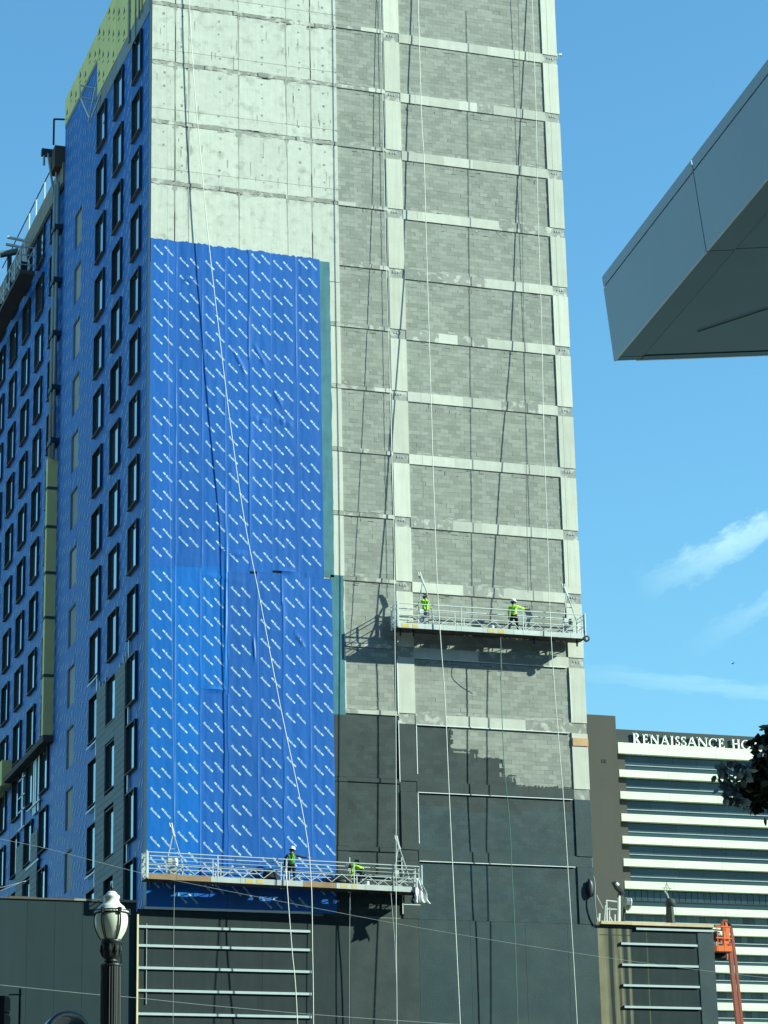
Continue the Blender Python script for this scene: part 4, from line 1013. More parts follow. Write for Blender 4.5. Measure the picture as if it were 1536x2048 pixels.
q = atx(16, 508, -.9); t = thing('roof_davit', 'dark capped davit at the far left of the wing roof', 'davit', tuple(q), 'davits on the wing roof')
MB().tube([(q.x - .5, q.y, q.z - .1), (q.x + .6, q.y, q.z + .25)], .22).build('arm', M['signgrey'], t); MB().tube([(q.x + .1, q.y, q.z), (q.x + .1, q.y, q.z - 2.8)], .14).build('mast', M['black'], t)
# bracket on the tower's left face
t = thing('wall_bracket', 'white steel bracket under the yellow parapet boards', 'bracket', (-.3, 12, 65))
c0 = Vector((-.02, 12.3, 65.3))
for a, e in (((0, .3, .9), (-.9, .3, 1.0)), ((0, .3, .2), (-.9, .3, .3)), ((-.9, .3, 1.0), (-.9, .3, .2)), ((-.1, .1, .9), (-.45, .1, -1.2)), ((-.85, .3, .25), (-.3, .1, -1.2)), ((0, -.9, .1), (-.35, -.2, -1.1))):
    MB().tube([c0 + Vector(a), c0 + Vector(e)], .05).build('bar', M['alu'], t)
# camera on the right corner
q = at(1116, 108, 0); t = thing('corner_camera', 'tiny white fixture high on the right corner of the tower', 'fixture', (XR, .1, q.z))
MB().tube([(XR, .1, q.z), (XR + .22, .1, q.z + .03)], .035).build('arm', M['alu'], t); MB().tube([(XR + .16, .1, q.z), (XR + .30, .1, q.z + .02)], .08, 8).build('body', M['white'], t)
MB().tube([(XR + .02, .1, q.z - .25), (XR + .06, .1, q.z)], .03).build('bracket', M['alu_d'], t)
# end of another stage on the podium roof, right of the tower
t = thing('stage_end_frame', 'pale railed end frame with a dark leaning arm on the right roof', 'work platform', (22, .6, 20.3))
def fp(px, py, Y=.6): return at(px, py, Y)
for (a, c_, r, mt) in (((1214, 1845), (1213, 1800), .04, 'alu'), ((1238, 1846), (1238, 1792), .075, 'white'), ((1214, 1801), (1238, 1804), .035, 'alu'), ((1214, 1818), (1238, 1819), .03, 'alu'), ((1219, 1845), (1219, 1815), .03, 'alu'), ((1230, 1845), (1230, 1829), .035, 'alu'), ((1198, 1846), (1199, 1827), .05, 'alu'), ((1219, 1832), (1226, 1846), .03, 'alu'), ((1193, 1834), (1198, 1844), .03, 'alu'), ((1193, 1790), (1206, 1817), .025, 'alu_d'), ((1209, 1846), (1211, 1810), .03, 'alu')):
    MB().tube([fp(*a), fp(*c_)], r, 6).build('rail', M[mt], t)
MB().tube([fp(1227, 1763), fp(1234, 1775), fp(1247, 1789)], [.13, .15, .11], 6).build('arm', M['black'], t)
MB().tube([fp(1232, 1766, .45), fp(1237, 1771, .45)], .08, 6).build('arm_label', M['white'], t)
MB().tube([fp(1240, 1783), fp(1237, 1795)], .07, 6).build('arm_stem', M['black'], t)
t = thing('flood_light', 'grey drum shaped floodlight on the right roof beside the railed frame', 'lamp', tuple(at(1252, 1846, .8)))
MB().tube([at(1249, 1807, .8), at(1257, 1808.5, .8)], .30, 10).build('drum', M['signgrey'], t); MB().tube([at(1257, 1808.5, .8), at(1259, 1809, .8)], .32, 10).build('rim', M['alu'], t); MB().tube([at(1249, 1814, .8), at(1246, 1848, .8)], .06).build('stand', M['black'], t)
# turret behind the right roof
c = at(1341, 1846, 14); t = thing('roof_turret', 'dark tapered turret with a ball and weather vane behind the right roof', 'turret', (c.x, 14, 15))
px2m = (at(1350, 1846, 14) - at(1340, 1846, 14)).length / 10
zz_ = lambda py: at(1341, py, 14).z
MB().lathe([(12 * px2m, 15), (9 * px2m, zz_(1846)), (7 * px2m, zz_(1812))], 8, (c.x, 14, 0)).build('shaft', M['turret'], t)
r_ = 9.5 * px2m; zc_ = zz_(1806); MB().lathe([(0, -r_)] + [(r_ * math.cos(a), r_ * math.sin(a)) for a in [R(-70 + 14 * i) for i in range(12)]] + [(0, r_)], 14, (c.x + .05, 14, zc_)).build('ball', M['turret'], t, True)
MB().tube([(c.x - .02, 14, zc_ + r_ * .8), (c.x - .12, 14, zz_(1788)), (c.x - .25, 14, zz_(1782))], .05).build('rod', M['alu_d'], t)
zz2 = zz_(1780)
for a, e in (((-.25, .1), (.25, .1)), ((0, -.1), (0, .42)), ((-.14, .02), (0, .36)), ((.14, .02), (0, .36))): MB().tube([(c.x + a[0] * 1.2 - .1, 14, zz2 + a[1]), (c.x + e[0] * 1.2 - .1, 14, zz2 + e[1])], .02).build('vane', M['tan'], t)

# ------------------------------------------------------------------ boom lift
YB_ = 1.0
def bp(px, py, Y=YB_): return at(px, py, Y)
t = thing('boom_lift', 'orange boom lift reaching up at the right end of the low block', 'boom lift', (bp(1490, 2048).x + 1.6, YB_, 0))
b = MB(); b.tube([bp(1459, 1886), bp(1466, 1960), bp(1476, 2048), bp(1530, 2440)], [.12, .125, .14, .2], 4); b.build('main_boom', M['redbrown'], t)
b = MB(); b.tube([bp(1462, 1856, 1.5), bp(1471, 1920, 1.5), bp(1484, 2048, 1.5), bp(1532, 2440, 1.5)], .085, 4); b.build('upper_boom', M['redbrown'], t)
b = MB(); b.tube([bp(1449, 1845), bp(1453, 1860), bp(1456, 1884)], .12, 4); b.tube([bp(1457, 1856), bp(1453, 1919)], .075, 4); b.build('jib', M['orange'], t)
b = MB(); b.tube([bp(1449, 1851), bp(1449, 1907)], .11, 4); b.build('basket_post', M['orange'], t)
b = MB(); b.tube([bp(1446, 1844), bp(1446, 1862)], .12, 4); b.tube([bp(1445, 1841), bp(1455, 1841)], .06, 4); b.build('mount', M['redbrown'], t)
b = MB(); b.tube([bp(1457, 1845), bp(1463, 1856)], .09, 6); b.build('hose_loop', M['rubber'], t)
p0, p1 = bp(1421, 1898), bp(1452, 1907)
MB().box(p0.x, p1.x, .3, 1.3, p1.z, p1.z + .26).build('toe_board', M['orange'], t)
MB().box(p0.x + .02, p1.x - .05, .3, 1.3, p1.z - .05, p1.z - .005).build('basket_floor', M['black'], t)
for (py, r) in ((1857, .035), (1880, .04)):
    z = bp(1430, py).z
    for y in (.32, 1.28): MB().tube([(p0.x, y, z), (p1.x, y, z - .03)], r).build('basket_rail', M['orange'], t)
for px in (1424, 1437):
    q = bp(px, 1900); MB().tube([(q.x, .32, p1.z), (q.x, .32, bp(px, 1857).z)], .03).build('basket_rail', M['orange'], t)
a = bp(1437, 1883); MB().box(a.x, a.x + .22, .35, .5, a.z - .2, a.z).build('control_box', M['orange'], t)
b = MB(); b.tube([bp(1426, 1866), bp(1432, 1872), bp(1440, 1880)], [.15, .26, .12], 8); b.build('gear_bag', M['black'], t, True)
b = MB(); b.tube([bp(1433, 1896), bp(1432, 1884)], .08, 8); b.build('gas_bottle', M['alu_d'], t)
b = MB(); b.tube([bp(1424, 1912), bp(1452, 1914)], .16, 6); b.build('levelling_gear', M['black'], t)
gx = bp(1532, 2440).x
b = MB(); b.box(gx - 1.2, gx + 3.2, .2, 2.4, .6, 1.9); b.build('chassis', M['orange'], t)
for dx in (-.6, 2.6):
    for y in (.1, 2.5): MB().tube([(gx + dx, y - .2, .55), (gx + dx, y + .2, .55)], .55, 16).build('wheel', M['rubber'], t)

# ------------------------------------------------------------------ hotel far behind
HY = 320.
def hp(px, py, Y=HY): return at(px, py, Y)
H = thing('banded_hotel', 'distant hotel with white horizontal bands and a lettered dark roof band', 'building', (hp(1233, 1458).x, HY, 0))
xl = hp(1231, 1470).x; xr = hp(1800, 1490).x
MB().box(xl - 5, xr, HY + .5, HY + 22, 0, hp(1233, 1458).z).build('core_wall', M['hglass'], H)
f0, f1 = hp(1160, 1440, HY - 3).x, hp(1231, 1440, HY - 3).x
MB().box(f0 - 4, f1, HY - 3, HY + 24, 0, hp(1200, 1430, HY - 3).z).build('stair_tower', M['hotelbrown'], H)
b = MB(); q = hp(1208, 1522, HY - 3.05)
b.box(q.x - .4, q.x - .05, HY - 3.06, HY - 3.0, q.z - .3, q.z + .3); b.box(q.x + .15, q.x + .5, HY - 3.06, HY - 3.0, q.z - .35, q.z + .35); b.build('louvre', M['black'], H)
MB().box(xl, xr, HY, HY + .5, hp(1240, 1487).z, hp(1233, 1458).z).build('sign_band', M['hoteldark'], H)
bands = [(1487.0, 1508.5), (1541, 1555), (1584.3, 1598.8), (1628.7, 1643.3), (1673.3, 1688), (1718.4, 1733), (1763, 1778), (1812.6, 1827)]
Z = [(hp(1240, a).z, hp(1240, e).z) for a, e in bands]
zt = hp(1465, 1858).z; step = hp(1465, 1858).z - hp(1465, 1895).z; th = hp(1465, 1858).z - hp(1465, 1872.5).z
for i in range(26):
    if zt - step * i - th > 1: Z.append((zt - step * i, zt - step * i - th))
wband = (xr - xl) / 6
for i, (a, e) in enumerate(Z):
    for j in range(6):
        MB().box(xl + wband * j + .02, xl + wband * (j + 1) - .02, HY - .9, HY + .5, e, a).build('band_panel', M['hotelwhite'], H)
lowmesh = {}
for i in range(len(Z) - 1):
    top, bot = Z[i][1], Z[i + 1][0]
    if bot < hp(1400, 2120).z: 
        MB().box(xl, xr, HY + .2, HY + .5, bot, top).build('window_row', M['hglass2'], H); continue
    h = top - bot; rail = bot + h * .36
    lx = hp(1258, 1700).x if i < 6 else xl
    if i < 6: MB().box(xl, lx, HY - .1, HY + .5, bot, top).build('wall_bay', M['hotelbrown'], H)
    pw = 4.9 if i < 6 else 1.24
    px0 = lx if i < 8 else hp(1398, 1900).x
    n = int((hp(1560, 1900).x - px0) / pw) + 1
    mt = M['hglass'] if i < 7 else M['hglass2']
    if i >= 8: MB().box(lx, px0 - .02, HY + .2, HY + .4, rail + .06, top).build('window_row', M['hglass'], H)
    MB().box(lx, px0 + n * pw, HY + .2, HY + .4, bot, rail - .04).build('window_row', M['hglass'], H)
    me = MB().box(0, pw - (.10 if i == 6 else .03), 0, .2, 0, top - rail - .06).mesh('window_pane', mt)
    for j in range(n): place('window_pane', me, H, (px0 + j * pw, HY + .2, rail + .06))
    MB().box(lx, hp(1580, 1900).x, HY + .05, HY + .3, rail - .05, rail + .07).build('window_rail', M['alu_d' if i != 6 else 'black'], H)
# serif letters on the roof band: strokes with their own thickness
def letters(s, spans, zb, Y, parent):
    for ch, (a, e, hgt) in zip(s, spans):
        xa, xb = hp(a, 1495, Y).x, hp(e, 1495, Y).x; w = xb - xa; h = hgt * px_m; b = MB()
        tk, tn, sf = .17 * h, .085 * h, .06 * h
        def stroke(p, q, t_):
            p = Vector((xa + p[0] * w, 0, zb + p[1] * h)); q = Vector((xa + q[0] * w, 0, zb + q[1] * h)); d = (q - p); 
            if abs(d.x) < 1e-4: n = Vector((t_ / 2, 0, 0))
            elif abs(d.z) < 1e-4: n = Vector((0, 0, t_ / 2))
            else: n = Vector((t_ / 2 / max(.5, abs(d.z) / d.length), 0, 0))
            pts = [p - n, p + n, q + n, q - n]; b.hexa([(v.x, Y - .25, v.z) for v in pts] + [(v.x, Y - .05, v.z) for v in pts])
        def serif(x, z, ww=.34): stroke((x - ww / 2, z), (x + ww / 2, z), sf)
        def arc(cx, cz, rx, rz, a0, a1, n=14, thick=(.08, .17)):
            L_ = []
            for i in range(n + 1):
                t_ = R(a0 + (a1 - a0) * i / n); k = thick[0] + (thick[1] - thick[0]) * abs(math.cos(t_)) ** 1.2
                k *= h / 2; c_, s_ = math.cos(t_), math.sin(t_)
                L_.append(((xa + cx * w + (rx * w + k) * c_, zb + cz * h + (rz * h + k * .6) * s_), (xa + cx * w + (rx * w - k) * c_, zb + cz * h + (rz * h - k * .6) * s_)))
            for i in range(n):
                (o0, i0), (o1, i1) = L_[i], L_[i + 1]
                b.hexa([(o0[0], Y - .25, o0[1]), (i0[0], Y - .25, i0[1]), (i1[0], Y - .25, i1[1]), (o1[0], Y - .25, o1[1]), (o0[0], Y - .05, o0[1]), (i0[0], Y - .05, i0[1]), (i1[0], Y - .05, i1[1]), (o1[0], Y - .05, o1[1])])
        if ch == 'R':
            stroke((.18, 0), (.18, 1), tk); serif(.18, .03); serif(.10, .97, .25); arc(.28, .74, .42, .22, -90, 90); stroke((.18, .965), (.34, .965), tn); stroke((.18, .50), (.34, .50), tn); stroke((.44, .50), (.92, 0), tk); serif(.95, .03, .22)
        elif ch == 'E':
            stroke((.25, 0), (.25, 1), tk); serif(.14, .03, .28); serif(.14, .97, .28); stroke((.25, .96), (.86, .96), tn); stroke((.25, .52), (.72, .52), tn); stroke((.25, .04), (.95, .04), tn); stroke((.86, .78), (.86, 1), sf); stroke((.72, .40), (.72, .64), sf); stroke((.95, 0), (.95, .24), sf)
        elif ch == 'N':
            stroke((.15, 0), (.15, 1), tn); stroke((.86, 0), (.86, 1), tn); stroke((.14, 1), (.86, 0), tk); serif(.15, .03, .26); serif(.86, .97, .26); serif(.06, .97, .2)
        elif ch == 'A':
            stroke((.12, 0), (.48, 1), tn); stroke((.50, 1), (.88, 0), tk); stroke((.26, .36), (.74, .36), tn); serif(.12, .03, .26); serif(.88, .03, .26)
        elif ch == 'I':
            stroke((.5, 0), (.5, 1), tk); serif(.5, .03, .9); serif(.5, .97, .9)
        elif ch == 'S':
            arc(.5, .74, .30, .20, 40, 260, 12, (.10, .15)); arc(.5, .26, .33, .20, 80, -140, 12, (.10, .15)); stroke((.32, .62), (.68, .40), tk); stroke((.80, .74), (.80, .97), sf); stroke((.16, .04), (.16, .28), sf)
        elif ch == 'C':
            arc(.55, .5, .42, .45, 52, 308, 18); stroke((.86, .68), (.86, .96), sf); 
        elif ch == 'O':
            arc(.5, .5, .42, .45, 0, 360, 22)
        elif ch == 'H':
            stroke((.18, 0), (.18, 1), tk); stroke((.82, 0), (.82, 1), tk); stroke((.18, .52), (.82, .52), tn)
            for x_ in (.18, .82): serif(x_, .03, .3); serif(x_, .97, .3)
        elif ch == 'T':
            stroke((.5, 0), (.5, 1), tk); stroke((.06, .96), (.94, .96), tn); serif(.5, .03, .42); stroke((.06, .76), (.06, 1), sf); stroke((.94, .76), (.94, 1), sf)
        elif ch == 'L':
            stroke((.25, 0), (.25, 1), tk); serif(.25, .97, .4); serif(.14, .03, .3); stroke((.25, .04), (.95, .04), tn); stroke((.95, 0), (.95, .26), sf)
        b.build('letter', M['letter'], parent)
px_m = (hp(1400, 1500).z - hp(1400, 1510).z) / 10
sp = [(463, 518, 21.5), (538, 585, 19.6), (596, 670, 19.6), (680, 750, 19.6), (760, 784, 19.6), (797, 835, 19.6), (840, 888, 19.6), (890, 968, 19.6), (972, 1056, 19.6), (1060, 1134, 19.6), (1139, 1187, 19.6)]
sp = [(1150 + a / 3.98, 1150 + e / 3.98, h) for a, e, h in sp]
zb = hp(1290, 1488.8, HY - .2).z
letters('RENAISSANCE', sp, zb, HY - .2, H)
letters('HOTELS', [(1463.5, 1479.5, 20.5), (1482, 1501, 19.8), (1503, 1518, 19.8), (1520, 1532, 19.8), (1535, 1547, 19.8), (1549, 1560, 19.8)], zb, HY - .2, H)

# ------------------------------------------------------------------ near canopy, upper right
def ad(px, py, d): 
    r_ = pxray(px, py); return CAM + r_ * (d / math.hypot(r_.x, r_.y))
P0 = ad(1228, 723, 30.0)                          # lower outer corner
def onz(px, py, z):
    r_ = pxray(px, py); return CAM + r_ * ((z - CAM.z) / r_.z)
P1 = onz(1536, 355.6, P0.z); P2 = onz(1536, 711.5, P0.z)
d1 = (P1 - P0).normalized(); d2 = (P2 - P0).normalized()
CN = thing('flat_canopy', 'pale grey canopy corner jutting in at the upper right, seen from below', 'canopy', tuple(P0))
outn = Vector((d1.y, -d1.x, 0)); outn = outn if outn.dot(Vector((1, .3, 0))) < 0 else -outn     # away from the canopy, to the left
out2 = Vector((d2.y, -d2.x, 0)); out2 = out2 if out2.y > 0 else -out2
L1, L2 = 16.0, 14.0
# top corner: found on the ray of the photographed corner, in the fascia plane
e0 = P0 + Vector((0, 0, .0))
top = ad(1207, 574, 30.12); top2 = ad(1204, 554, 30.14)
hgt = top.z - P0.z
off = Vector((top.x - P0.x, top.y - P0.y, 0)); off2 = Vector((top2.x - P0.x, top2.y - P0.y, 0)); h2 = top2.z - P0.z
r1 = onz(1384.5, 333, P0.z + h2); seam = onz(1412.8, 503, P0.z); s1 = (seam - P0).length
pieces = [(0, s1 - .012), (s1 + .012, s1 * 2.1), (s1 * 2.1 + .02, s1 * 3.2), (s1 * 3.2 + .02, L1)]
slope = .0
for (a, e) in pieces:
    for (o0, hh0, o1, hh1) in ((Vector((0, 0, 0)), 0, off, hgt - .02), (off * 1.0, hgt + .005, off2 * 1.02, h2)):
        A, B = P0 + d1 * a, P0 + d1 * e; inn = -outn * .02
        q = [A + o0 + Vector((0, 0, hh0)), B + o0 + Vector((0, 0, hh0)), B + o0 + inn + Vector((0, 0, hh0)), A + o0 + inn + Vector((0, 0, hh0)), A + o1 + Vector((0, 0, hh1)), B + o1 + Vector((0, 0, hh1)), B + o1 + inn + Vector((0, 0, hh1)), A + o1 + inn + Vector((0, 0, hh1))]
        MB().hexa(q).build('fascia_panel', M['canopy'], CN)
q = [P0 + d1 * .02 + d2 * .024, P0 + d1 * L1 + d2 * .024, P0 + d1 * L1 + d2 * .09, P0 + d1 * .02 + d2 * .09]
o_ = Vector((off2.x, off2.y, 0)) * 1.02 - outn * .03
MB().hexa([v + Vector((0, 0, .03)) for v in q] + [v + o_ + Vector((0, 0, h2 - .03)) for v in q]).build('fascia_backing', M['black'], CN)
# soffit boards: parallelograms with joints
def sp_(a, e): return P0 + d1 * a + d2 * e
sj = [0.0, .14, s1, s1 * 2.1, s1 * 3.2, L1]; tj = [0, .32, 2.9, 6.0, 9.0, L2]
for i in range(5):
    for j in range(5):
        g_ = .008
        a0, a1, e0_, e1 = sj[i] + g_, sj[i + 1] - g_, tj[j] + g_, tj[j + 1] - g_
        q = [sp_(a0, e0_), sp_(a1, e0_), sp_(a1, e1), sp_(a0, e1)]; dz = Vector((0, 0, .04)); lift = Vector((0, 0, .006 if (i == 0 or j == 0) else .020))
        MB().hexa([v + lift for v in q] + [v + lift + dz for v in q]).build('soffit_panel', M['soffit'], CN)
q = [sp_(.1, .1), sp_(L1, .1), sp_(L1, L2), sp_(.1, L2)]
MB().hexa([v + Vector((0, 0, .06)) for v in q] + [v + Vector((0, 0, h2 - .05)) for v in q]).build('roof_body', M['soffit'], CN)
MB().hexa([sp_(0, .27) - Vector((0, 0, .004)), sp_(0, L2), sp_(.02, L2), sp_(.02, .27)] + [v + Vector((0, 0, h2)) for v in (sp_(0, .27), sp_(0, L2), sp_(.02, L2), sp_(.02, .27))]).build('side_fascia', M['canopy'], CN)
q = sp_(9, 9); MB().box(q.x - .4, q.x + .4, q.y - .4, q.y + .4, 0, q.z + .02).build('column', M['canopy'], CN)
b = MB()
a_, e_ = onz(1536, 618, P0.z), onz(1395, 664, P0.z); dd = (e_ - a_); nn_ = Vector((dd.y, -dd.x, 0)).normalized() * .004
b.hexa([v - Vector((0, 0, .004)) for v in (a_ - nn_, a_ + nn_, e_ + nn_, e_ - nn_)] + [v + Vector((0, 0, .01)) for v in (a_ - nn_, a_ + nn_, e_ + nn_, e_ - nn_)]); b.build('soffit_seam', M['signgrey'], CN)

# ------------------------------------------------------------------ street lamp
LY = -79.0; q = at(222.5, 1850, LY); lx = q.x; u = (at(232, 1850, LY) - at(222, 1850, LY)).length / 10
lz = lambda py: at(222.5, py, LY).z
LT = thing('street_lamp', 'black street lamp post with an acorn glass globe and white cap', 'street lamp', (lx, LY, 0))
c = (lx, LY, 0)
def lath(prof, name, mat, n=28): return MB().lathe([(r * u, lz(py)) for r, py in prof], n, c).build(name, M[mat], LT, True)
lath([(0, 1764), (1, 1765), (1.6, 1771), (1.4, 1772), (3.4, 1774), (3.4, 1777), (1.6, 1779), (2.2, 1784), (0, 1785)], 'finial', 'black')
lath([(0, 1782), (7, 1783), (10.5, 1786.5), (11.5, 1789), (15.5, 1791.5), (16.4, 1794), (15.2, 1797), (14.6, 1801), (17, 1806.5), (22, 1811), (25.5, 1814), (26, 1816), (30, 1820), (31, 1822)], 'cap', 'lampcap')
lath([(31, 1820.5), (32.5, 1821), (33, 1824), (33, 1828), (32, 1829), (30, 1829)], 'band', 'black')
lath([(31, 1829), (32.6, 1836), (32.8, 1844), (31.6, 1853), (28.5, 1863), (24, 1872), (19, 1880)], 'globe', 'lampglass', 40)
for k in range(6):
    for dd in (-.07, .07):
        a = R(-90 + 17 + 60 * k) + dd; P = []
        for r, py in ((33, 1829), (33.4, 1836), (33.6, 1844), (32.4, 1853), (29.3, 1863), (24.8, 1872), (19.8, 1880)): P.append((lx + r * u * math.cos(a), LY + r * u * math.sin(a), lz(py)))
        MB().tube(P, 1.0 * u, 5).build('rib', M['black'], LT)
    a = R(-90 + 17 + 60 * k); MB().tube([(lx + 33 * u * math.cos(a), LY + 33 * u * math.sin(a), lz(1818.5)), (lx + 33.5 * u * math.cos(a), LY + 33.5 * u * math.sin(a), lz(1830))], 4 * u, 6).build('rib_clasp', M['black'], LT)
    for j in range(5):
        a = R(-90 + 17 + 60 * k + 10 + 10 * j); MB().tube([(lx + 33.1 * u * math.cos(a + s * .06), LY + 33.1 * u * math.sin(a + s * .06), lz(1825)) for s in (-1, 1)], 1.6 * u, 4).build('band_slot', M['lampcap'], LT)
lath([(18, 1878), (20, 1880), (21, 1883), (20.5, 1886.5), (18.5, 1888), (18.8, 1895), (17.5, 1910), (15, 1917), (11, 1919), (12, 1921), (14, 1922.5), (12, 1925), (9.5, 1926.5), (11, 1929)], 'fitter', 'black')
for k in range(10):
    a = 2 * math.pi * k / 10; MB().tube([(lx + 18.6 * u * math.cos(a), LY + 18.6 * u * math.sin(a), lz(1890)), (lx + 19.4 * u * math.cos(a), LY + 19.4 * u * math.sin(a), lz(1902)), (lx + 16.4 * u * math.cos(a), LY + 16.4 * u * math.sin(a), lz(1914))], [2.2 * u, 3.4 * u, 1.4 * u], 6).build('leaf_ornament', M['black'], LT)
b = MB(); n = 48; prof = [(10, 1927.5), (21, 1929), (21.3, 1931.5), (19.8, 1933)]
b.lathe([(r * u, lz(py)) for r, py in prof], 32, c)
v0 = len(b.v)
for z in (lz(1933), 1.3):
    for k in range(n * 2):
        a = math.pi * k / n; r = (19.8 if (k // 2) % 2 else 18.6) * u * (1 if z > 2 else 1.12); b.v.append((lx + r * math.cos(a), LY + r * math.sin(a), z))
for k in range(n * 2):
    k2 = (k + 1) % (n * 2); b.f.append((v0 + k, v0 + n * 2 + k, v0 + n * 2 + k2, v0 + k2)); b.m.append(0)
b.build('post', M['black'], LT)
MB().lathe([(.36, 0), (.36, .25), (.30, .4), (.26, 1.1), (.20, 1.32)], 24, c).build('base', M['black'], LT)

# ------------------------------------------------------------------ signal, pole and hood at the lower left
SY = -84.0
def sgp(px, py): return at(px, py, SY)
t = thing('traffic_signal', 'dark signal head with grey side plates cut by the left picture edge', 'traffic signal', (sgp(4, 2000).x, SY, 0))
a, e = sgp(-16, 1994), sgp(4, 2048)
MB().box(a.x, e.x, SY - .12, SY + .1, e.z - .4, a.z).build('signal_head', M['black'], t)
for (y0, y1) in ((1991, 2024), (2027, 2060), (2063, 2100)):
    p, q = sgp(6, y0), sgp(20, y1)
    MB().prism([(p.x, q.z), (q.x, q.z), (q.x, p.z - .04), (q.x - .02, p.z - .01), (p.x, p.z)], SY - .01, SY + .02).build('side_plate', M['signgrey'], t)
for y0 in (1995, 2025, 2040): MB().tube([sgp(-10, y0), sgp(5, y0 + .5)], .012).build('band', M['alu'], t)
MB().tube([sgp(5, 2024.5), sgp(19, 2026.5)], .009).build('hinge', M['black'], t)
MB().tube([(sgp(-4, 2048).x, SY + .1, sgp(-4, 2000).z), (sgp(-4, 2048).x, SY + .1, 0)], .07, 8).build('pole', M['black'], t)
t = thing('thin_pole', 'thin black pole with a short side arm near the left edge', 'pole', (sgp(40, 2000).x, SY, 0))
q = sgp(40, 1977); MB().tube([(q.x, SY, q.z), (q.x, SY, 0)], .015, 8).build('shaft', M['black'], t); MB().tube([sgp(17, 1989.5), sgp(43, 1989)], .009).build('side_arm', M['black'], t)
q = sgp(44, 1990); MB().tube([(q.x, SY - .02, q.z), (q.x, SY + .02, q.z)], .012, 8).build('cap', M['alu'], t)
t = thing('round_hood', 'rounded blue grey hood showing just its top at the lower left', 'hood', (sgp(131, 2048).x, SY, 0))
cc = sgp(131, 2072); rr = 40 * (sgp(141, 2050) - sgp(131, 2050)).length / 10
def arcpts(r, y, n=20): return [(cc.x + r * math.cos(math.pi * i / n), y, cc.z + r * math.sin(math.pi * i / n)) for i in range(n + 1)]
b = MB(); n = 20
for (r, y) in ((rr, SY - .16), (rr * 1.0, SY + .16), (rr * .72, SY + .2)): b.v += arcpts(r, y, n)
for k in range(2):
    for i in range(n): b.f.append((k * (n + 1) + i, k * (n + 1) + i + 1, (k + 1) * (n + 1) + i + 1, (k + 1) * (n + 1) + i)); b.m.append(0)
o = b.build('shell', M['hood'], t, True); md = o.modifiers.new('thick', 'SOLIDIFY'); md.thickness = .03
MB().tube(arcpts(rr, SY - .17), .012, 6).build('rim', M['alu_d'], t)
MB().tube([(cc.x, SY + .1, cc.z), (cc.x, SY + .1, 0)], .06, 8).build('post', M['black'], t)
b = MB(); b.box(cc.x - rr * .95, cc.x + rr * .95, SY + .1, SY + .18, cc.z - .3, cc.z + .01); b.build('base', M['black'], t)

# ------------------------------------------------------------------ tree at the right
TY = -87.0
def tp(px, py, Y=TY): return at(px, py, Y)
um = (tp(1510, 1550) - tp(1500, 1550)).length / 10
TR = thing('street_tree', 'dark leaved street tree whose outer branch hangs in at the right edge', 'tree', (tp(1700, 1560).x, TY, 0))
tk = tp(1720, 1700); b = MB()
b.tube([(tk.x, TY, 0), (tk.x - .05, TY + .05, 2.2), (tk.x + .05, TY, 4.0), (tk.x, TY, 6.2), (tk.x + .1, TY, 8)], [.19, .15, .12, .08, .03], 9); b.build('trunk', M['bark'], TR, True)
b = MB()
br = [((1720, 1790), (1600, 1600), (1500, 1560)), ((1600, 1600), (1540, 1530), (1500, 1480)), ((1560, 1575), (1490, 1585), (1455, 1560)), ((1715, 1760), (1640, 1480), (1600, 1400)), ((1560, 1570), (1510, 1600), (1495, 1622)), ((1720, 1700), (1800, 1520), (1860, 1480))]
for q in br: b.tube([tp(*s) + Vector((0, rnd.uniform(-.1, .1), 0)) for s in q], [.045, .025, .008], 6)
b.build('limb', M['bark'], TR)
leaves = MB(); pale = MB()
def leaf(b, c, s, seed):
    r_ = random.Random(seed); d = Vector((r_.uniform(-1, 1), r_.uniform(-1, 1), r_.uniform(-1.1, .4))).normalized(); n = Vector((r_.uniform(-1, 1), r_.uniform(-1, .2), r_.uniform(-.6, 1))).normalized(); w = d.cross(n).normalized(); n = w.cross(d)
    P = [c, c + d * s * .25 + w * s * .30 + n * s * .05, c + d * s * .65 + w * s * .32, c + d * s, c + d * s * .65 - w * s * .32, c + d * s * .25 - w * s * .30 + n * s * .05]
    b.quad(P)
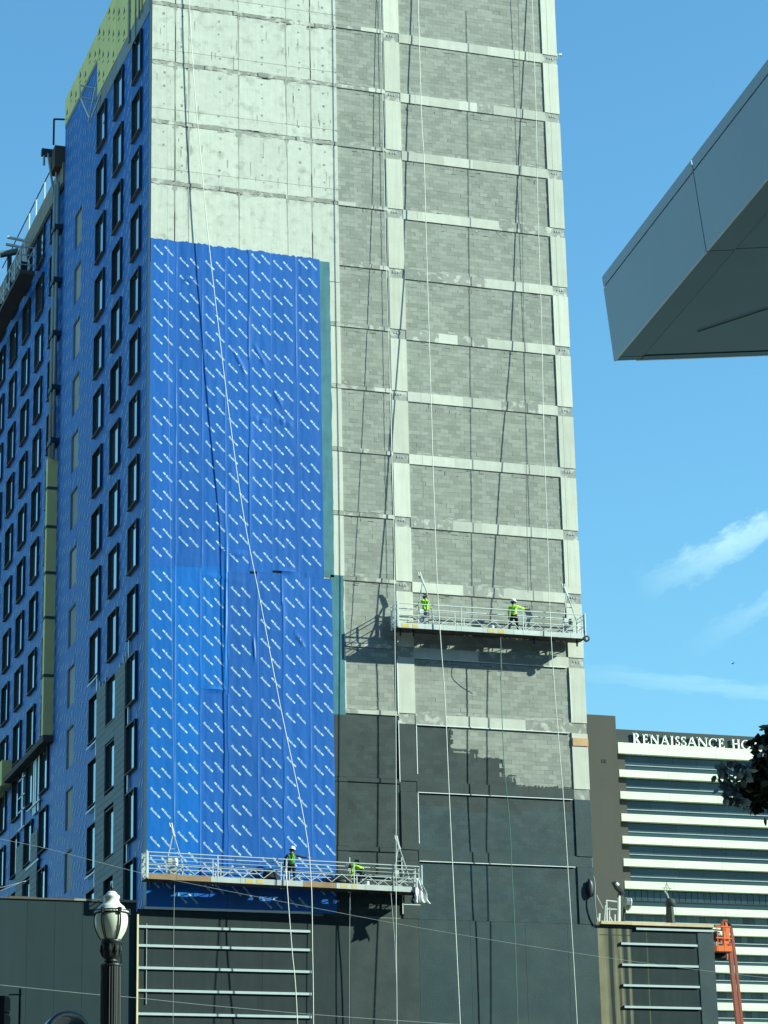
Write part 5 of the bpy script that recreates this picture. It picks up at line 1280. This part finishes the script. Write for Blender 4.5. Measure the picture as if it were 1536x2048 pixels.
cl = [(1537, 1476, 16, 60), (1546, 1500, 24, 150), (1518, 1522, 9, 22), (1536, 1542, 26, 240), (1512, 1565, 30, 170), (1488, 1570, 14, 50), (1534, 1586, 28, 200), (1508, 1592, 18, 70), (1503, 1610, 9, 18), (1474, 1578, 7, 9), (1575, 1540, 40, 380), (1625, 1500, 60, 420), (1580, 1610, 40, 240), (1650, 1560, 60, 420), (1640, 1450, 50, 300), (1720, 1500, 70, 420), (1700, 1620, 60, 300), (1780, 1560, 60, 260), (1860, 1490, 60, 240), (1700, 1400, 60, 260), (1556, 1465, 18, 90)]
for i, (px, py, r, n) in enumerate(cl):
    for j in range(int(n * .62)):
        v = Vector([max(-.95, min(.95, rnd.gauss(0, .45))) for _ in range(3)]) * r * um * 1.1; leaf(leaves, tp(px, py) + v, rnd.uniform(.09, .15), i * 1000 + j)
tag(leaves.build('foliage', M['leaf'], TR), kind='stuff')
for i, (px, py, r, n) in enumerate(((1446, 1546, 11, 26), (1453, 1572, 10, 22), (1480, 1543, 14, 22), (1462, 1590, 9, 16), (1495, 1537, 9, 10), (1470, 1590, 10, 14), (1478, 1606, 10, 14), (1524, 1500, 8, 6), (1468, 1530, 9, 7))):
    for j in range(n):
        v = Vector((rnd.gauss(0, .5), rnd.gauss(0, .6), rnd.gauss(0, .5))) * r * um; leaf(pale, tp(px, py, TY - .6) + v, rnd.uniform(.08, .13), 90000 + i * 100 + j)
tag(pale.build('reflection_foliage', M['leaf_reflect'], TR), kind='stuff')  # leaves coloured pale in place of blurred reflections
# a distant bird
q = at(1466, 1327, 60); b = MB(); b.tube([q + Vector((-.14, 0, -.03)), q, q + Vector((.16, 0, .05))], [.01, .05, .01], 6)
for s in (-1, 1): b.quad([q + Vector((-.05, 0, .02)), q + Vector((.06, 0, .03)), q + Vector((.02, s * .3, .07))])
tag(b.build('bird', M['black'], None, at0=q), 'tiny dark bird in the sky between tower and hotel', 'bird')
S.render.engine = 'CYCLES'
S.cycles.max_bounces = 6; S.cycles.use_denoising = True
